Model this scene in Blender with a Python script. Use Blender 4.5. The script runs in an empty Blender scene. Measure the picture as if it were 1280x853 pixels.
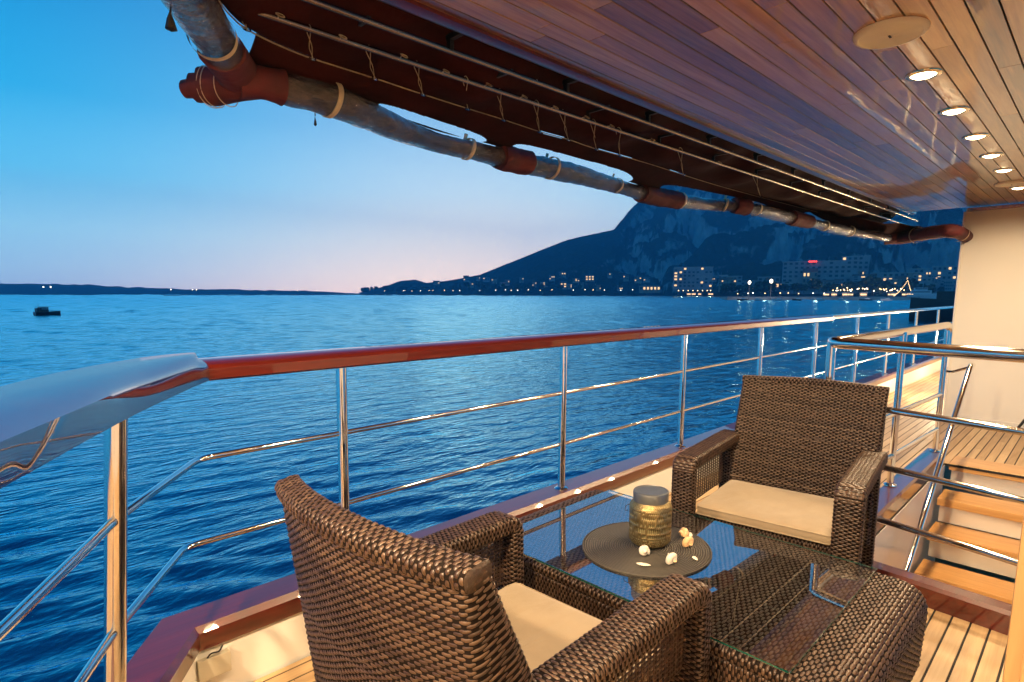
import bpy, math, random
import numpy as np
from mathutils import Vector, Matrix
random.seed(7); rng = np.random.default_rng(11)
sc = bpy.context.scene
COL = sc.collection

# ------------------------------------------------------------------ camera
F, PCX, PCY, HOR, VPX, H = 720.0, 680.0, 475.0, 368.0, 1385.0, 1.38
PITCH = math.atan((PCY-HOR)/F)
YAW = math.atan((VPX-PCX)*math.cos(PITCH)/F)
FW = np.array([math.cos(YAW)*math.cos(PITCH), math.sin(YAW)*math.cos(PITCH), -math.sin(PITCH)])
RT = np.array([math.sin(YAW), -math.cos(YAW), 0.0])
UP = np.cross(RT, FW)
EYE = np.array([0, 0, H])
cam = bpy.data.cameras.new('camera'); camo = bpy.data.objects.new('camera', cam); COL.objects.link(camo)
cam.sensor_width = 36; cam.lens = F/1280*36
cam.shift_x = -(PCX-640)/1280; cam.shift_y = (PCY-426.5)/1280
cam.clip_start = 0.05; cam.clip_end = 60000
M = Matrix(((RT[0], UP[0], -FW[0], 0), (RT[1], UP[1], -FW[1], 0), (RT[2], UP[2], -FW[2], H), (0, 0, 0, 1)))
camo.matrix_world = M
sc.camera = camo
# surveying helpers: sight lines measured in the photograph -> points at a known height / plane
def ray(x, y): return FW*F+RT*(x-PCX)+UP*(PCY-y)
def onz(x, y, z): d = ray(x, y); return EYE+d*((z-H)/d[2])
def ony(x, y, Y): d = ray(x, y); return EYE+d*(Y/d[1])
def onx(x, y, X): d = ray(x, y); return EYE+d*(X/d[0])
def azel(x, y):
    d = ray(x, y); return math.atan2(d[1], d[0]), d[2]/math.hypot(d[0], d[1])
def far(x, y, r):
    a, t = azel(x, y); return np.array([math.cos(a)*r, math.sin(a)*r, H+t*r])

# ------------------------------------------------------------------ sky, sun, exposure
world = bpy.data.worlds.new('World'); sc.world = world; world.use_nodes = True
nt = world.node_tree; nt.nodes.clear()
def N(t, typ, **kw):
    n = t.nodes.new(typ)
    for k, v in kw.items(): setattr(n, k, v)
    return n
def ramp(node, stops):
    cr = node.color_ramp
    while len(cr.elements) > 1: cr.elements.remove(cr.elements[-1])
    cr.elements[0].position = stops[0][0]; cr.elements[0].color = (*stops[0][1], 1)
    for p, c in stops[1:]:
        e = cr.elements.new(p); e.color = (*c, 1)
def mth(t, op, a, b=None, clamp=False):
    n = N(t, 'ShaderNodeMath', operation=op, use_clamp=clamp)
    for i, v in enumerate((a, b)):
        if v is None: continue
        if isinstance(v, (int, float)): n.inputs[i].default_value = v
        else: t.links.new(v, n.inputs[i])
    return n.outputs[0]
def mixc(t, fac, a, b, mode='MIX'):
    n = N(t, 'ShaderNodeMix', data_type='RGBA', blend_type=mode)
    for i, v in ((0, fac), (6, a), (7, b)):
        if isinstance(v, (int, float)): n.inputs[i].default_value = v
        elif isinstance(v, tuple): n.inputs[i].default_value = (*v, 1)
        else: t.links.new(v, n.inputs[i])
    return n.outputs[2]
tc = N(nt, 'ShaderNodeTexCoord')
nrm = N(nt, 'ShaderNodeVectorMath', operation='NORMALIZE'); nt.links.new(tc.outputs['Generated'], nrm.inputs[0])
sep = N(nt, 'ShaderNodeSeparateXYZ'); nt.links.new(nrm.outputs[0], sep.inputs[0])
el = N(nt, 'ShaderNodeValToRGB'); nt.links.new(sep.outputs[2], el.inputs[0])
ramp(el, [(0.0, (.30, .50, .78)), (0.035, (.36, .68, .94)), (0.085, (.34, .80, 1.04)), (0.16, (.11, .66, 1.0)), (0.25, (.006, .42, .78)),
          (0.36, (.0005, .27, .60)), (0.5, (.0005, .20, .50)), (0.68, (.0005, .085, .28)), (1.0, (.0005, .020, .09))])
ga, _ = azel(610, HOR)
dotv = N(nt, 'ShaderNodeVectorMath', operation='DOT_PRODUCT')
hv = N(nt, 'ShaderNodeVectorMath', operation='NORMALIZE')
cmb = N(nt, 'ShaderNodeCombineXYZ'); nt.links.new(sep.outputs[0], cmb.inputs[0]); nt.links.new(sep.outputs[1], cmb.inputs[1])
nt.links.new(cmb.outputs[0], hv.inputs[0]); nt.links.new(hv.outputs[0], dotv.inputs[0])
dotv.inputs[1].default_value = (math.cos(ga), math.sin(ga), 0)
az1 = mth(nt, 'POWER', mth(nt, 'MAXIMUM', dotv.outputs['Value'], 0.0), 12.0)
zz = mth(nt, 'MAXIMUM', sep.outputs[2], 0.0)
lowp = mth(nt, 'EXPONENT', mth(nt, 'MULTIPLY', zz, -7.5))
pink = mth(nt, 'EXPONENT', mth(nt, 'MULTIPLY', zz, -45.0))
c1 = mixc(nt, mth(nt, 'MULTIPLY', mth(nt, 'MULTIPLY', az1, lowp), 0.95, True), el.outputs[0], (2.3, 1.62, 1.02))
c2 = mixc(nt, mth(nt, 'MULTIPLY', mth(nt, 'MULTIPLY', az1, pink), 0.5, True), c1, (1.05, .62, .66))
behind = mth(nt, 'MULTIPLY_ADD', dotv.outputs['Value'], 0.5, True) if False else None
bg = N(nt, 'ShaderNodeBackground'); bg.inputs[1].default_value = 1.42
nt.links.new(c2, bg.inputs[0])
wo = N(nt, 'ShaderNodeOutputWorld'); nt.links.new(bg.outputs[0], wo.inputs[0])
# the last of the afterglow, behind the headland
sun = bpy.data.lights.new('afterglow_sun', 'SUN'); sun.energy = 0.05; sun.angle = math.radians(15); sun.color = (1, .75, .6)
suno = bpy.data.objects.new('afterglow_sun', sun); COL.objects.link(suno)
suno.rotation_euler = Vector((math.cos(ga), math.sin(ga), .06)).to_track_quat('Z', 'Y').to_euler()
vs = sc.view_settings; vs.view_transform = 'Standard'; vs.look = 'None'; vs.exposure = 0.0; vs.gamma = 1.0; vs.use_curve_mapping = False
sc.cycles.use_denoising = True
sc.cycles.max_bounces = 8; sc.cycles.glossy_bounces = 5; sc.cycles.transmission_bounces = 6; sc.cycles.diffuse_bounces = 4
sc.cycles.sample_clamp_indirect = 6.0
sc.cycles.caustics_reflective = False; sc.cycles.caustics_refractive = False

# ------------------------------------------------------------------ materials
MATS = {}
def material(name):
    m = bpy.data.materials.new(name); m.use_nodes = True; t = m.node_tree
    b = t.nodes['Principled BSDF']; MATS[name] = m
    return m, t, b
def setp(b, **kw):
    for k, v in kw.items():
        i = b.inputs[k.replace('_', ' ')]
        i.default_value = (*v, 1) if isinstance(v, tuple) and len(v) == 3 else v
def objco(t, scale=(1, 1, 1), kind='Object'):
    c = N(t, 'ShaderNodeTexCoord'); mp = N(t, 'ShaderNodeMapping'); mp.inputs['Scale'].default_value = scale
    t.links.new(c.outputs[kind], mp.inputs[0]); return mp.outputs[0]
def noise(t, vec, scale, detail=4, rough=.55, dist=0):
    n = N(t, 'ShaderNodeTexNoise'); t.links.new(vec, n.inputs['Vector'])
    n.inputs['Scale'].default_value = scale; n.inputs['Detail'].default_value = detail
    n.inputs['Roughness'].default_value = rough; n.inputs['Distortion'].default_value = dist
    return n.outputs[0]
def cramp(t, fac, stops):
    n = N(t, 'ShaderNodeValToRGB'); t.links.new(fac, n.inputs[0]); ramp(n, stops); return n.outputs[0]
def bump(t, b, h, strength=.3, dist=.01, inp='Normal'):
    n = N(t, 'ShaderNodeBump'); n.inputs['Strength'].default_value = strength; n.inputs['Distance'].default_value = dist
    t.links.new(h, n.inputs['Height']); t.links.new(n.outputs[0], b.inputs[inp]); return n
def island(t):
    return N(t, 'ShaderNodeNewGeometry').outputs['Random Per Island']

def plain(name, col, rough=.5, metal=0, var=.12, nscale=6, coat=0, bmp=0, bscale=60, **kw):
    m, t, b = material(name)
    v = objco(t); n = noise(t, v, nscale)
    lo = tuple(c*(1-var) for c in col); hi = tuple(min(1, c*(1+var)) for c in col)
    t.links.new(cramp(t, n, [(.3, lo), (.7, hi)]), b.inputs['Base Color'])
    r = N(t, 'ShaderNodeMapRange'); t.links.new(noise(t, v, nscale*3.1), r.inputs[0])
    r.inputs[3].default_value = rough*.85; r.inputs[4].default_value = min(1, rough*1.2); t.links.new(r.outputs[0], b.inputs['Roughness'])
    setp(b, Metallic=metal, Coat_Weight=coat, Coat_Roughness=.04, **kw)
    if bmp: bump(t, b, noise(t, v, bscale), bmp, .003)
    return m
plain('white_paint', (.80, .77, .70), .32, var=.04, coat=.3, nscale=1.2)
plain('cabin_white', (.80, .76, .68), .45, var=.05, nscale=.8, bmp=.05, bscale=8)
plain('cream_plate', (.55, .50, .38), .4, var=.06)
plain('dark_rubber', (.012, .012, .013), .7)
plain('caulk', (.012, .011, .010), .75)
plain('strap_webbing', (.62, .50, .34), .8, var=.1, nscale=40, bmp=.4, bscale=500)
plain('rope', (.26, .19, .11), .8, var=.2, nscale=60, bmp=.5, bscale=300)
plain('lid_metal', (.17, .18, .19), .42, metal=.75, var=.08, nscale=30)
plain('dark_bracket', (.03, .026, .024), .45, metal=.6)
plain('bronze_tube', (.34, .27, .19), .25, metal=1, var=.1)
plain('lamp_bezel', (.85, .68, .42), .16, metal=1, var=.03)
plain('grille', (.92, .86, .72), .5, var=.05)
plain('shell_white', (.72, .66, .56), .45, var=.1, nscale=60, bmp=.2, bscale=150)
plain('shell_tan', (.66, .42, .22), .4, var=.25, nscale=70, bmp=.2, bscale=120)
plain('house_wall', (.27, .27, .27), .8, var=.15, nscale=.15)
plain('house_wall_warm', (.28, .23, .17), .8, var=.15, nscale=.15)
plain('roof_tile', (.22, .10, .07), .85, var=.2, nscale=.4)
plain('window_dark', (.03, .04, .05), .6)
plain('quay_stone', (.42, .38, .34), .85, var=.25, nscale=.12)
plain('hull_dark', (.02, .028, .035), .4, var=.2, nscale=.3)
plain('hull_white', (.62, .62, .62), .35, var=.06, nscale=.3)
plain('bark', (.08, .06, .045), .9)
plain('lamp_pole', (.12, .12, .12), .5, metal=.5)

m, t, b = material('steel')       # polished stainless tube
setp(b, Base_Color=(.82, .80, .76), Metallic=1.0)
r = N(t, 'ShaderNodeMapRange'); t.links.new(noise(t, objco(t), 25), r.inputs[0]); r.inputs[3].default_value = .05; r.inputs[4].default_value = .15
t.links.new(r.outputs[0], b.inputs['Roughness'])

def wood(name, stops, rough, coat, axis, grain=1.0, coat_rough=.03, wav=0.0, islands=True, coat_ior=1.5):
    m, t, b = material(name)
    s = [14, 14, 14]; s[axis] = 1.1
    c = N(t, 'ShaderNodeTexCoord'); off = N(t, 'ShaderNodeVectorMath', operation='ADD')
    t.links.new(c.outputs['Object'], off.inputs[0])
    isl = island(t)
    sc_ = mth(t, 'MULTIPLY', isl, 37.0); cb = N(t, 'ShaderNodeCombineXYZ')
    for i in range(3): t.links.new(sc_, cb.inputs[i])
    t.links.new(cb.outputs[0], off.inputs[1])
    mp = N(t, 'ShaderNodeMapping'); mp.inputs['Scale'].default_value = s; t.links.new(off.outputs[0], mp.inputs[0])
    g1 = noise(t, mp.outputs[0], 1.6, 6, .6, .9)
    s2 = [110, 110, 110]; s2[axis] = 3.5
    mp2 = N(t, 'ShaderNodeMapping'); mp2.inputs['Scale'].default_value = s2; t.links.new(off.outputs[0], mp2.inputs[0])
    g2 = noise(t, mp2.outputs[0], 1.0, 3, .6)
    g = mth(t, 'ADD', mth(t, 'MULTIPLY', g1, .7*grain), mth(t, 'MULTIPLY', g2, .3*grain))
    if islands: g = mth(t, 'ADD', g, mth(t, 'MULTIPLY', mth(t, 'SUBTRACT', isl, .5), .42))
    t.links.new(cramp(t, g, stops), b.inputs['Base Color'])
    setp(b, Roughness=rough, Coat_Weight=coat, Coat_Roughness=coat_rough, Coat_IOR=coat_ior)
    bump(t, b, g2, .12, .002)
    if wav:
        w = noise(t, objco(t, (.8, 3.0, 1)), 2.2, 4, .62)
        bump(t, b, w, wav, .02, 'Coat Normal')
    return m
wood('ceiling_wood', [(.22, (.13, .042, .007)), (.45, (.30, .122, .024)), (.6, (.44, .21, .046)), (.82, (.57, .32, .09))], .30, 1.0, 0, wav=.05, coat_rough=.010, coat_ior=1.48)
wood('deck_teak', [(.22, (.36, .22, .10)), (.5, (.50, .33, .165)), (.8, (.62, .44, .24))], .55, .12, 0, coat_rough=.25)
wood('tread_teak', [(.22, (.36, .17, .050)), (.5, (.54, .28, .09)), (.8, (.66, .38, .14))], .38, .35, 1, coat_rough=.15)
wood('pillar_teak', [(.22, (.28, .13, .05)), (.5, (.42, .22, .09)), (.8, (.5, .29, .12))], .4, .3, 2, coat_rough=.2)
wood('mahogany', [(.2, (.035, .003, .002)), (.5, (.080, .007, .003)), (.8, (.12, .013, .005))], .3, 1.0, 0, coat_rough=.012, islands=False, coat_ior=1.5)
wood('mahogany_rail', [(.2, (.035, .003, .002)), (.5, (.080, .007, .003)), (.8, (.105, .010, .004))], .3, 1.0, 0, coat_rough=.012, islands=False, coat_ior=1.9)
wood('mahogany_dark', [(.2, (.012, .002, .002)), (.5, (.024, .004, .003)), (.8, (.036, .007, .004))], .3, 1.0, 0, coat_rough=.010, islands=False, coat_ior=6.0)

m, t, b = material('wicker')      # brown plastic strand
isl = island(t)
v = objco(t)
g = mth(t, 'ADD', mth(t, 'MULTIPLY', isl, .6), mth(t, 'MULTIPLY', noise(t, v, 40, 3), .5))
t.links.new(cramp(t, g, [(.2, (.030, .014, .008)), (.55, (.056, .029, .016)), (.9, (.090, .052, .030))]), b.inputs['Base Color'])
setp(b, Roughness=.40); b.inputs['Specular IOR Level'].default_value = .5
bump(t, b, noise(t, v, 500, 2), .15, .001)
plain('wicker_cap', (.030, .016, .010), .5, var=.3, nscale=120, bmp=.6, bscale=220)
plain('wicker_core', (.008, .005, .004), .8, var=.2, nscale=30); MATS['wicker_core'].node_tree.nodes['Principled BSDF'].inputs['Specular IOR Level'].default_value = .1  # near-black on purpose: shade of the weave gaps put into the colour

m, t, b = material('cushion')
v = objco(t)
t.links.new(cramp(t, noise(t, v, 9, 5), [(.3, (.28, .21, .13)), (.7, (.335, .255, .162))]), b.inputs['Base Color'])
setp(b, Roughness=.82); b.inputs['Sheen Weight'].default_value = .25
hh = mth(t, 'ADD', mth(t, 'MULTIPLY', noise(t, v, 900, 1), .12), noise(t, objco(t, (3, 7, 3)), 2.0, 3, .5, .6))
bump(t, b, hh, .6, .008)

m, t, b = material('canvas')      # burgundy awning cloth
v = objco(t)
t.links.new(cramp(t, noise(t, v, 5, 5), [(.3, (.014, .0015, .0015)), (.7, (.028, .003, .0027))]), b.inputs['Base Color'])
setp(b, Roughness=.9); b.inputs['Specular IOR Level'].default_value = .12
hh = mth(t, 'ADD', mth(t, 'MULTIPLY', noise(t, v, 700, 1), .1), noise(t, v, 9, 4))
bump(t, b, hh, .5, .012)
m, t, b = material('canvas_red')
v = objco(t)
t.links.new(cramp(t, noise(t, v, 12, 5), [(.3, (.050, .004, .005)), (.7, (.100, .009, .010))]), b.inputs['Base Color'])
setp(b, Roughness=.8)
hh = mth(t, 'ADD', mth(t, 'MULTIPLY', noise(t, v, 700, 1), .1), noise(t, v, 14, 4))
bump(t, b, hh, .5, .012)
m, t, b = material('clear_vinyl') # rolled clear curtain
v = objco(t, (7, 12, 12))
t.links.new(cramp(t, noise(t, v, 1.2, 4), [(.3, (.020, .012, .008)), (.65, (.085, .055, .036))]), b.inputs['Base Color'])
setp(b, Roughness=.2, Coat_Weight=1.0, Coat_Roughness=.04, Coat_IOR=1.5)
bump(t, b, noise(t, v, 1.4, 6, .65, 2.2), 1.0, .04); bump(t, b, noise(t, objco(t, (9, 13, 13)), 1.3, 5, .66, 2.4), .9, .035, 'Coat Normal')

m, t, b = material('table_glass')   # clear sheet: mirror-like by Fresnel, otherwise lets light straight through
t.nodes.remove(b)
gg = N(t, 'ShaderNodeNewGeometry'); fr_ = N(t, 'ShaderNodeFresnel')
ior = N(t, 'ShaderNodeMix'); t.links.new(gg.outputs['Backfacing'], ior.inputs[0]); ior.inputs[2].default_value = 9.0; ior.inputs[3].default_value = 1/9.0
t.links.new(ior.outputs[0], fr_.inputs[0])
tr = N(t, 'ShaderNodeBsdfTransparent'); tr.inputs[0].default_value = (.90, .96, .94, 1)
gl = N(t, 'ShaderNodeBsdfGlossy'); gl.inputs['Roughness'].default_value = .012
nul = N(t, 'ShaderNodeBsdfTransparent'); nul.inputs[0].default_value = (0, 0, 0, 1)
ms = N(t, 'ShaderNodeMixShader'); t.links.new(mth(t, 'MULTIPLY', fr_.outputs[0], mth(t, 'SUBTRACT', 1.0, gg.outputs['Backfacing'])), ms.inputs[0])
t.links.new(nul.outputs[0], ms.inputs[1]); t.links.new(gl.outputs[0], ms.inputs[2]); tr.inputs[0].default_value = (.74, .75, .74, 1)
ad = N(t, 'ShaderNodeAddShader'); t.links.new(tr.outputs[0], ad.inputs[0]); t.links.new(ms.outputs[0], ad.inputs[1])
t.links.new(ad.outputs[0], t.nodes['Material Output'].inputs[0])
m, t, b = material('glass_edge')
setp(b, Base_Color=(.008, .065, .048), Roughness=.06, Coat_Weight=1.0)

m, t, b = material('placemat')
v = objco(t); ln = N(t, 'ShaderNodeVectorMath', operation='LENGTH'); t.links.new(v, ln.inputs[0])
rr = mth(t, 'MULTIPLY', ln.outputs['Value'], 2*math.pi/.0085)
ringv = mth(t, 'MULTIPLY_ADD', mth(t, 'SINE', rr), .5); ringv.node.inputs[2].default_value = .5
t.links.new(cramp(t, mth(t, 'ADD', mth(t, 'MULTIPLY', ringv, .6), mth(t, 'MULTIPLY', noise(t, v, 160, 3), .4)),
                  [(.2, (.022, .018, .015)), (.8, (.095, .082, .066))]), b.inputs['Base Color'])
setp(b, Roughness=.6); bump(t, b, mth(t, 'ADD', ringv, mth(t, 'MULTIPLY', noise(t, v, 220, 2), .5)), 1.0, .005)

m, t, b = material('lantern_metal')
setp(b, Metallic=.9, Roughness=.36)
t.links.new(cramp(t, noise(t, objco(t), 50, 3), [(.3, (.26, .19, .085)), (.7, (.42, .32, .15))]), b.inputs['Base Color'])
plain('lantern_liner', (.98, .86, .46), .5, metal=.0, var=.25, nscale=40)

def emit(name, col, s):
    m, t, b = material(name)
    setp(b, Base_Color=(0, 0, 0), Emission_Color=col, Emission_Strength=s, Roughness=1)
    m.cycles.emission_sampling = 'NONE'; return m
emit('lamp_glow', (1, .80, .46), 22); MATS['lamp_glow'].cycles.emission_sampling = 'AUTO'
emit('far_warm', (1, .66, .30), 7)
emit('far_white', (1, .88, .66), 8)
emit('far_red', (1, .05, .03), 4)
emit('window_lit', (1, .62, .28), 1.6)
emit('promenade_glow', (1, .62, .30), 2.2)

m, t, b = material('sea')
t.nodes.remove(b)
sdf = N(t, 'ShaderNodeBsdfDiffuse'); sdf.inputs[0].default_value = (.0008, .060, .150, 1)
sgl = N(t, 'ShaderNodeBsdfGlossy'); sgl.inputs[0].default_value = (.42, .88, 1.0, 1)
sfr = N(t, 'ShaderNodeFresnel'); sfr.inputs[0].default_value = 2.0
smx = N(t, 'ShaderNodeMixShader'); t.links.new(mth(t, 'MULTIPLY', sfr.outputs[0], 1.6, True), smx.inputs[0]); t.links.new(sdf.outputs[0], smx.inputs[1]); t.links.new(sgl.outputs[0], smx.inputs[2])
t.links.new(smx.outputs[0], t.nodes['Material Output'].inputs[0]); b = sgl
geo = N(t, 'ShaderNodeNewGeometry')
def seanoise(sx, sy, scale, det, rough=.55, dist=0):
    mp = N(t, 'ShaderNodeMapping'); mp.inputs['Scale'].default_value = (sx, sy, 1); mp.inputs['Rotation'].default_value = (0, 0, .5)
    t.links.new(geo.outputs['Position'], mp.inputs[0]); return noise(t, mp.outputs[0], scale, det, rough, dist)
big = seanoise(.55, 1.0, .35, 4)
mid = seanoise(.42, 1.0, 1.35, 3, .55, .3)
fine = seanoise(.5, 1.0, 4.0, 3)
hsum = mth(t, 'ADD', mth(t, 'ADD', mth(t, 'MULTIPLY', big, .35), mth(t, 'MULTIPLY', mid, .42)), mth(t, 'MULTIPLY', fine, .13))
sb = bump(t, b, hsum, 1.0, .34); t.links.new(sb.outputs[0], sfr.inputs['Normal'])
# choppier statistics far out, where single wavelets are no longer resolved
dist = N(t, 'ShaderNodeVectorMath', operation='LENGTH'); t.links.new(geo.outputs['Position'], dist.inputs[0])
mr = N(t, 'ShaderNodeMapRange', clamp=True); t.links.new(mth(t, 'LOGARITHM', mth(t, 'ADD', dist.outputs['Value'], 1.0), 10.0), mr.inputs[0])
mr.inputs[1].default_value = 1.2; mr.inputs[2].default_value = 2.6; mr.inputs[3].default_value = .06; mr.inputs[4].default_value = .22
t.links.new(mr.outputs[0], b.inputs['Roughness'])

m, t, b = material('mountain_rock')
geo = N(t, 'ShaderNodeNewGeometry')
mp = N(t, 'ShaderNodeMapping'); mp.inputs['Scale'].default_value = (1, 1, .5); t.links.new(geo.outputs['Position'], mp.inputs[0])
n1 = noise(t, mp.outputs[0], .022, 9, .68); n2 = noise(t, mp.outputs[0], .06, 5, .65)
sp = N(t, 'ShaderNodeSeparateXYZ'); t.links.new(geo.outputs['Normal'], sp.inputs[0])
veg = mth(t, 'ADD', mth(t, 'MULTIPLY', sp.outputs[2], 1.0), mth(t, 'MULTIPLY', mth(t, 'SUBTRACT', n1, .5), 1.6))
rock = cramp(t, mth(t, 'ADD', mth(t, 'MULTIPLY', n1, .5), mth(t, 'MULTIPLY', n2, .5)), [(.3, (.16, .15, .14)), (.65, (.55, .53, .50))])
t.links.new(mixc(t, mth(t, 'MULTIPLY', mth(t, 'SUBTRACT', veg, .42), 5.0, True), rock, (.035, .050, .022)), b.inputs['Base Color'])
setp(b, Roughness=.95); b.inputs['Specular IOR Level'].default_value = .1
bump(t, b, n2, 1.0, 22)
m, t, b = material('shore_ground'); 
t.links.new(cramp(t, noise(t, objco(t), .05, 5), [(.35, (.03, .04, .02)), (.7, (.13, .12, .10))]), b.inputs['Base Color']); setp(b, Roughness=.95)
m, t, b = material('foliage')
t.links.new(cramp(t, island(t), [(.1, (.018, .034, .012)), (.6, (.045, .075, .025)), (.95, (.08, .11, .04))]), b.inputs['Base Color']); setp(b, Roughness=.8)

# ------------------------------------------------------------------ builders
def npmesh(name, V, Fc, smooth=True):
    me = bpy.data.meshes.new(name)
    V = np.asarray(V, dtype=np.float32).reshape(-1, 3)
    if isinstance(Fc, np.ndarray):
        k = Fc.shape[1]; n = len(Fc)
        me.vertices.add(len(V)); me.vertices.foreach_set('co', V.ravel())
        me.loops.add(n*k); me.loops.foreach_set('vertex_index', Fc.astype(np.int32).ravel())
        me.polygons.add(n); me.polygons.foreach_set('loop_start', np.arange(0, n*k, k, dtype=np.int32))
        me.polygons.foreach_set('loop_total', np.full(n, k, dtype=np.int32))
        me.update(calc_edges=True); me.validate()
    else:
        me.from_pydata([tuple(v) for v in V.tolist()], [], Fc); me.update()
    me.polygons.foreach_set('use_smooth', np.full(len(me.polygons), smooth, dtype=bool))
    return me
def link(name, me, mat, parent=None):
    o = bpy.data.objects.new(name, me); COL.objects.link(o)
    for mm in (mat if isinstance(mat, (list, tuple)) else [mat]):
        me.materials.append(MATS[mm])
    if parent is not None: o.parent = parent
    return o
def tag(o, label=None, cat=None, group=None, kind=None):
    for k, v in (('label', label), ('category', cat), ('group', group), ('kind', kind)):
        if v: o[k] = v
    return o
def thing(name, label, cat, loc=(0, 0, 0), rz=0, group=None):
    o = bpy.data.objects.new(name, None); COL.objects.link(o); o.location = loc; o.rotation_euler = (0, 0, rz)
    o.empty_display_size = .1
    return tag(o, label, cat, group)
def copy_tree(o, parent=None):
    c = o.copy(); COL.objects.link(c)
    if parent is not None: c.parent = parent
    for ch in list(o.children): copy_tree(ch, c)
    return c

class MB:
    def __init__(s): s.v = []; s.f = []; s.n = 0; s.wn = False
    def add(s, V, Fc):
        V = np.asarray(V, float).reshape(-1, 3); s.v.append(V)
        s.f += [tuple(int(i)+s.n for i in q) for q in Fc]; s.n += len(V); return s
    def box(s, c, d, rz=0, bev=0.0, R=None):
        c = np.array(c, float); hx, hy, hz = np.array(d, float)/2
        if bev > 0:
            s.wn = True
            e = min(bev, .49*min(d))
            import bmesh
            bm = bmesh.new(); bmesh.ops.create_cube(bm, size=1.0)
            for v in bm.verts: v.co = Vector((v.co.x*hx*2, v.co.y*hy*2, v.co.z*hz*2))
            bmesh.ops.bevel(bm, geom=list(bm.edges), offset=e, segments=2, affect='EDGES', profile=.6)
            bm.verts.index_update()
            V = np.array([v.co[:] for v in bm.verts]); Fc = [[v.index for v in f.verts] for f in bm.faces]; bm.free()
        else:
            V = np.array([(x, y, z) for x in (-hx, hx) for y in (-hy, hy) for z in (-hz, hz)])
            Fc = [(0, 1, 3, 2), (4, 6, 7, 5), (0, 4, 5, 1), (2, 3, 7, 6), (0, 2, 6, 4), (1, 5, 7, 3)]
        if R is None:
            ca, sa = math.cos(rz), math.sin(rz); R = np.array([[ca, -sa, 0], [sa, ca, 0], [0, 0, 1]])
        return s.add(V@np.asarray(R).T+c, Fc)
    def sheet(s, G):
        G = np.asarray(G, float); a, b_ = G.shape[:2]
        Fc = [(i*b_+j, i*b_+j+1, (i+1)*b_+j+1, (i+1)*b_+j) for i in range(a-1) for j in range(b_-1)]
        return s.add(G.reshape(-1, 3), Fc)
    def tube(s, P, r, seg=10, cap=True, closed=False):
        P = np.asarray(P, float); n = len(P); r = np.broadcast_to(np.asarray(r, float), (n,))
        if closed: T = np.roll(P, -1, 0)-np.roll(P, 1, 0)
        else: T = np.gradient(P, axis=0)
        T /= np.linalg.norm(T, axis=1)[:, None]+1e-12
        u = np.cross(T[0], (0, 0, 1.0))
        if np.linalg.norm(u) < .1: u = np.cross(T[0], (1.0, 0, 0))
        u /= np.linalg.norm(u); V = []
        a = np.linspace(0, 2*np.pi, seg, endpoint=False)
        for i in range(n):
            u = u-T[i]*(u@T[i]); u /= np.linalg.norm(u); w = np.cross(T[i], u)
            V.append(P[i]+r[i]*(np.cos(a)[:, None]*u+np.sin(a)[:, None]*w))
        Fc = []
        for i in range(n if closed else n-1):
            k = (i+1) % n
            for j in range(seg): Fc.append((i*seg+j, i*seg+(j+1) % seg, k*seg+(j+1) % seg, k*seg+j))
        if cap and not closed: Fc.append(tuple(range(seg))[::-1]); Fc.append(tuple((n-1)*seg+j for j in range(seg)))
        return s.add(np.concatenate(V), Fc)
    def lathe(s, prof, c=(0, 0, 0), seg=32):
        prof = np.asarray(prof, float); a = np.linspace(0, 2*np.pi, seg, endpoint=False); n = len(prof)
        V = np.stack([np.outer(prof[:, 0], np.cos(a)), np.outer(prof[:, 0], np.sin(a)), np.repeat(prof[:, 1][:, None], seg, 1)], -1)
        Fc = [(i*seg+j, i*seg+(j+1) % seg, (i+1)*seg+(j+1) % seg, (i+1)*seg+j) for i in range(n-1) for j in range(seg)]
        if prof[0, 0] > 1e-6: Fc.append(tuple(range(seg))[::-1])
        if prof[-1, 0] > 1e-6: Fc.append(tuple((n-1)*seg+j for j in range(seg)))
        return s.add(V.reshape(-1, 3)+np.array(c), Fc)
    def loft(s, rings, closed=True, caps=True):
        rings = [np.asarray(r, float) for r in rings]; k = len(rings[0]); Fc = []
        for i in range(len(rings)-1):
            for j in range(k if closed else k-1): Fc.append((i*k+j, i*k+(j+1) % k, (i+1)*k+(j+1) % k, (i+1)*k+j))
        if caps: Fc.append(tuple(range(k))[::-1]); Fc.append(tuple((len(rings)-1)*k+j for j in range(k)))
        return s.add(np.concatenate(rings), Fc)
    def build(s, name, mat, parent=None, smooth=True, at=None):
        V = np.concatenate(s.v)
        if at is not None: V = V-np.asarray(at, float)
        me = npmesh(name, V, s.f, smooth)
        o = link(name, me, mat, parent)
        if smooth: auto_smooth(me)
        if smooth and s.wn:
            w_ = o.modifiers.new('normals', 'WEIGHTED_NORMAL'); w_.keep_sharp = True
        return o
def auto_smooth(me, ang=math.radians(38)):
    import bmesh
    bm = bmesh.new(); bm.from_mesh(me)
    bmesh.ops.recalc_face_normals(bm, faces=bm.faces)
    for e in bm.edges:
        e.smooth = not (len(e.link_faces) == 2 and e.calc_face_angle(0) > ang)
    bm.to_mesh(me); bm.free()
def spline(P, n=40):
    """Catmull-Rom through the points"""
    P = np.asarray(P, float); Q = np.vstack([2*P[0]-P[1], P, 2*P[-1]-P[-2]]); out = []
    m_ = len(P)-1
    for i in range(m_):
        k = max(2, n//m_)
        for tt in np.linspace(0, 1, k, endpoint=False):
            p0, p1, p2, p3 = Q[i:i+4]
            out.append(.5*((2*p1)+(-p0+p2)*tt+(2*p0-5*p1+4*p2-p3)*tt**2+(-p0+3*p1-3*p2+p3)*tt**3))
    out.append(P[-1]); return np.array(out)
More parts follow.
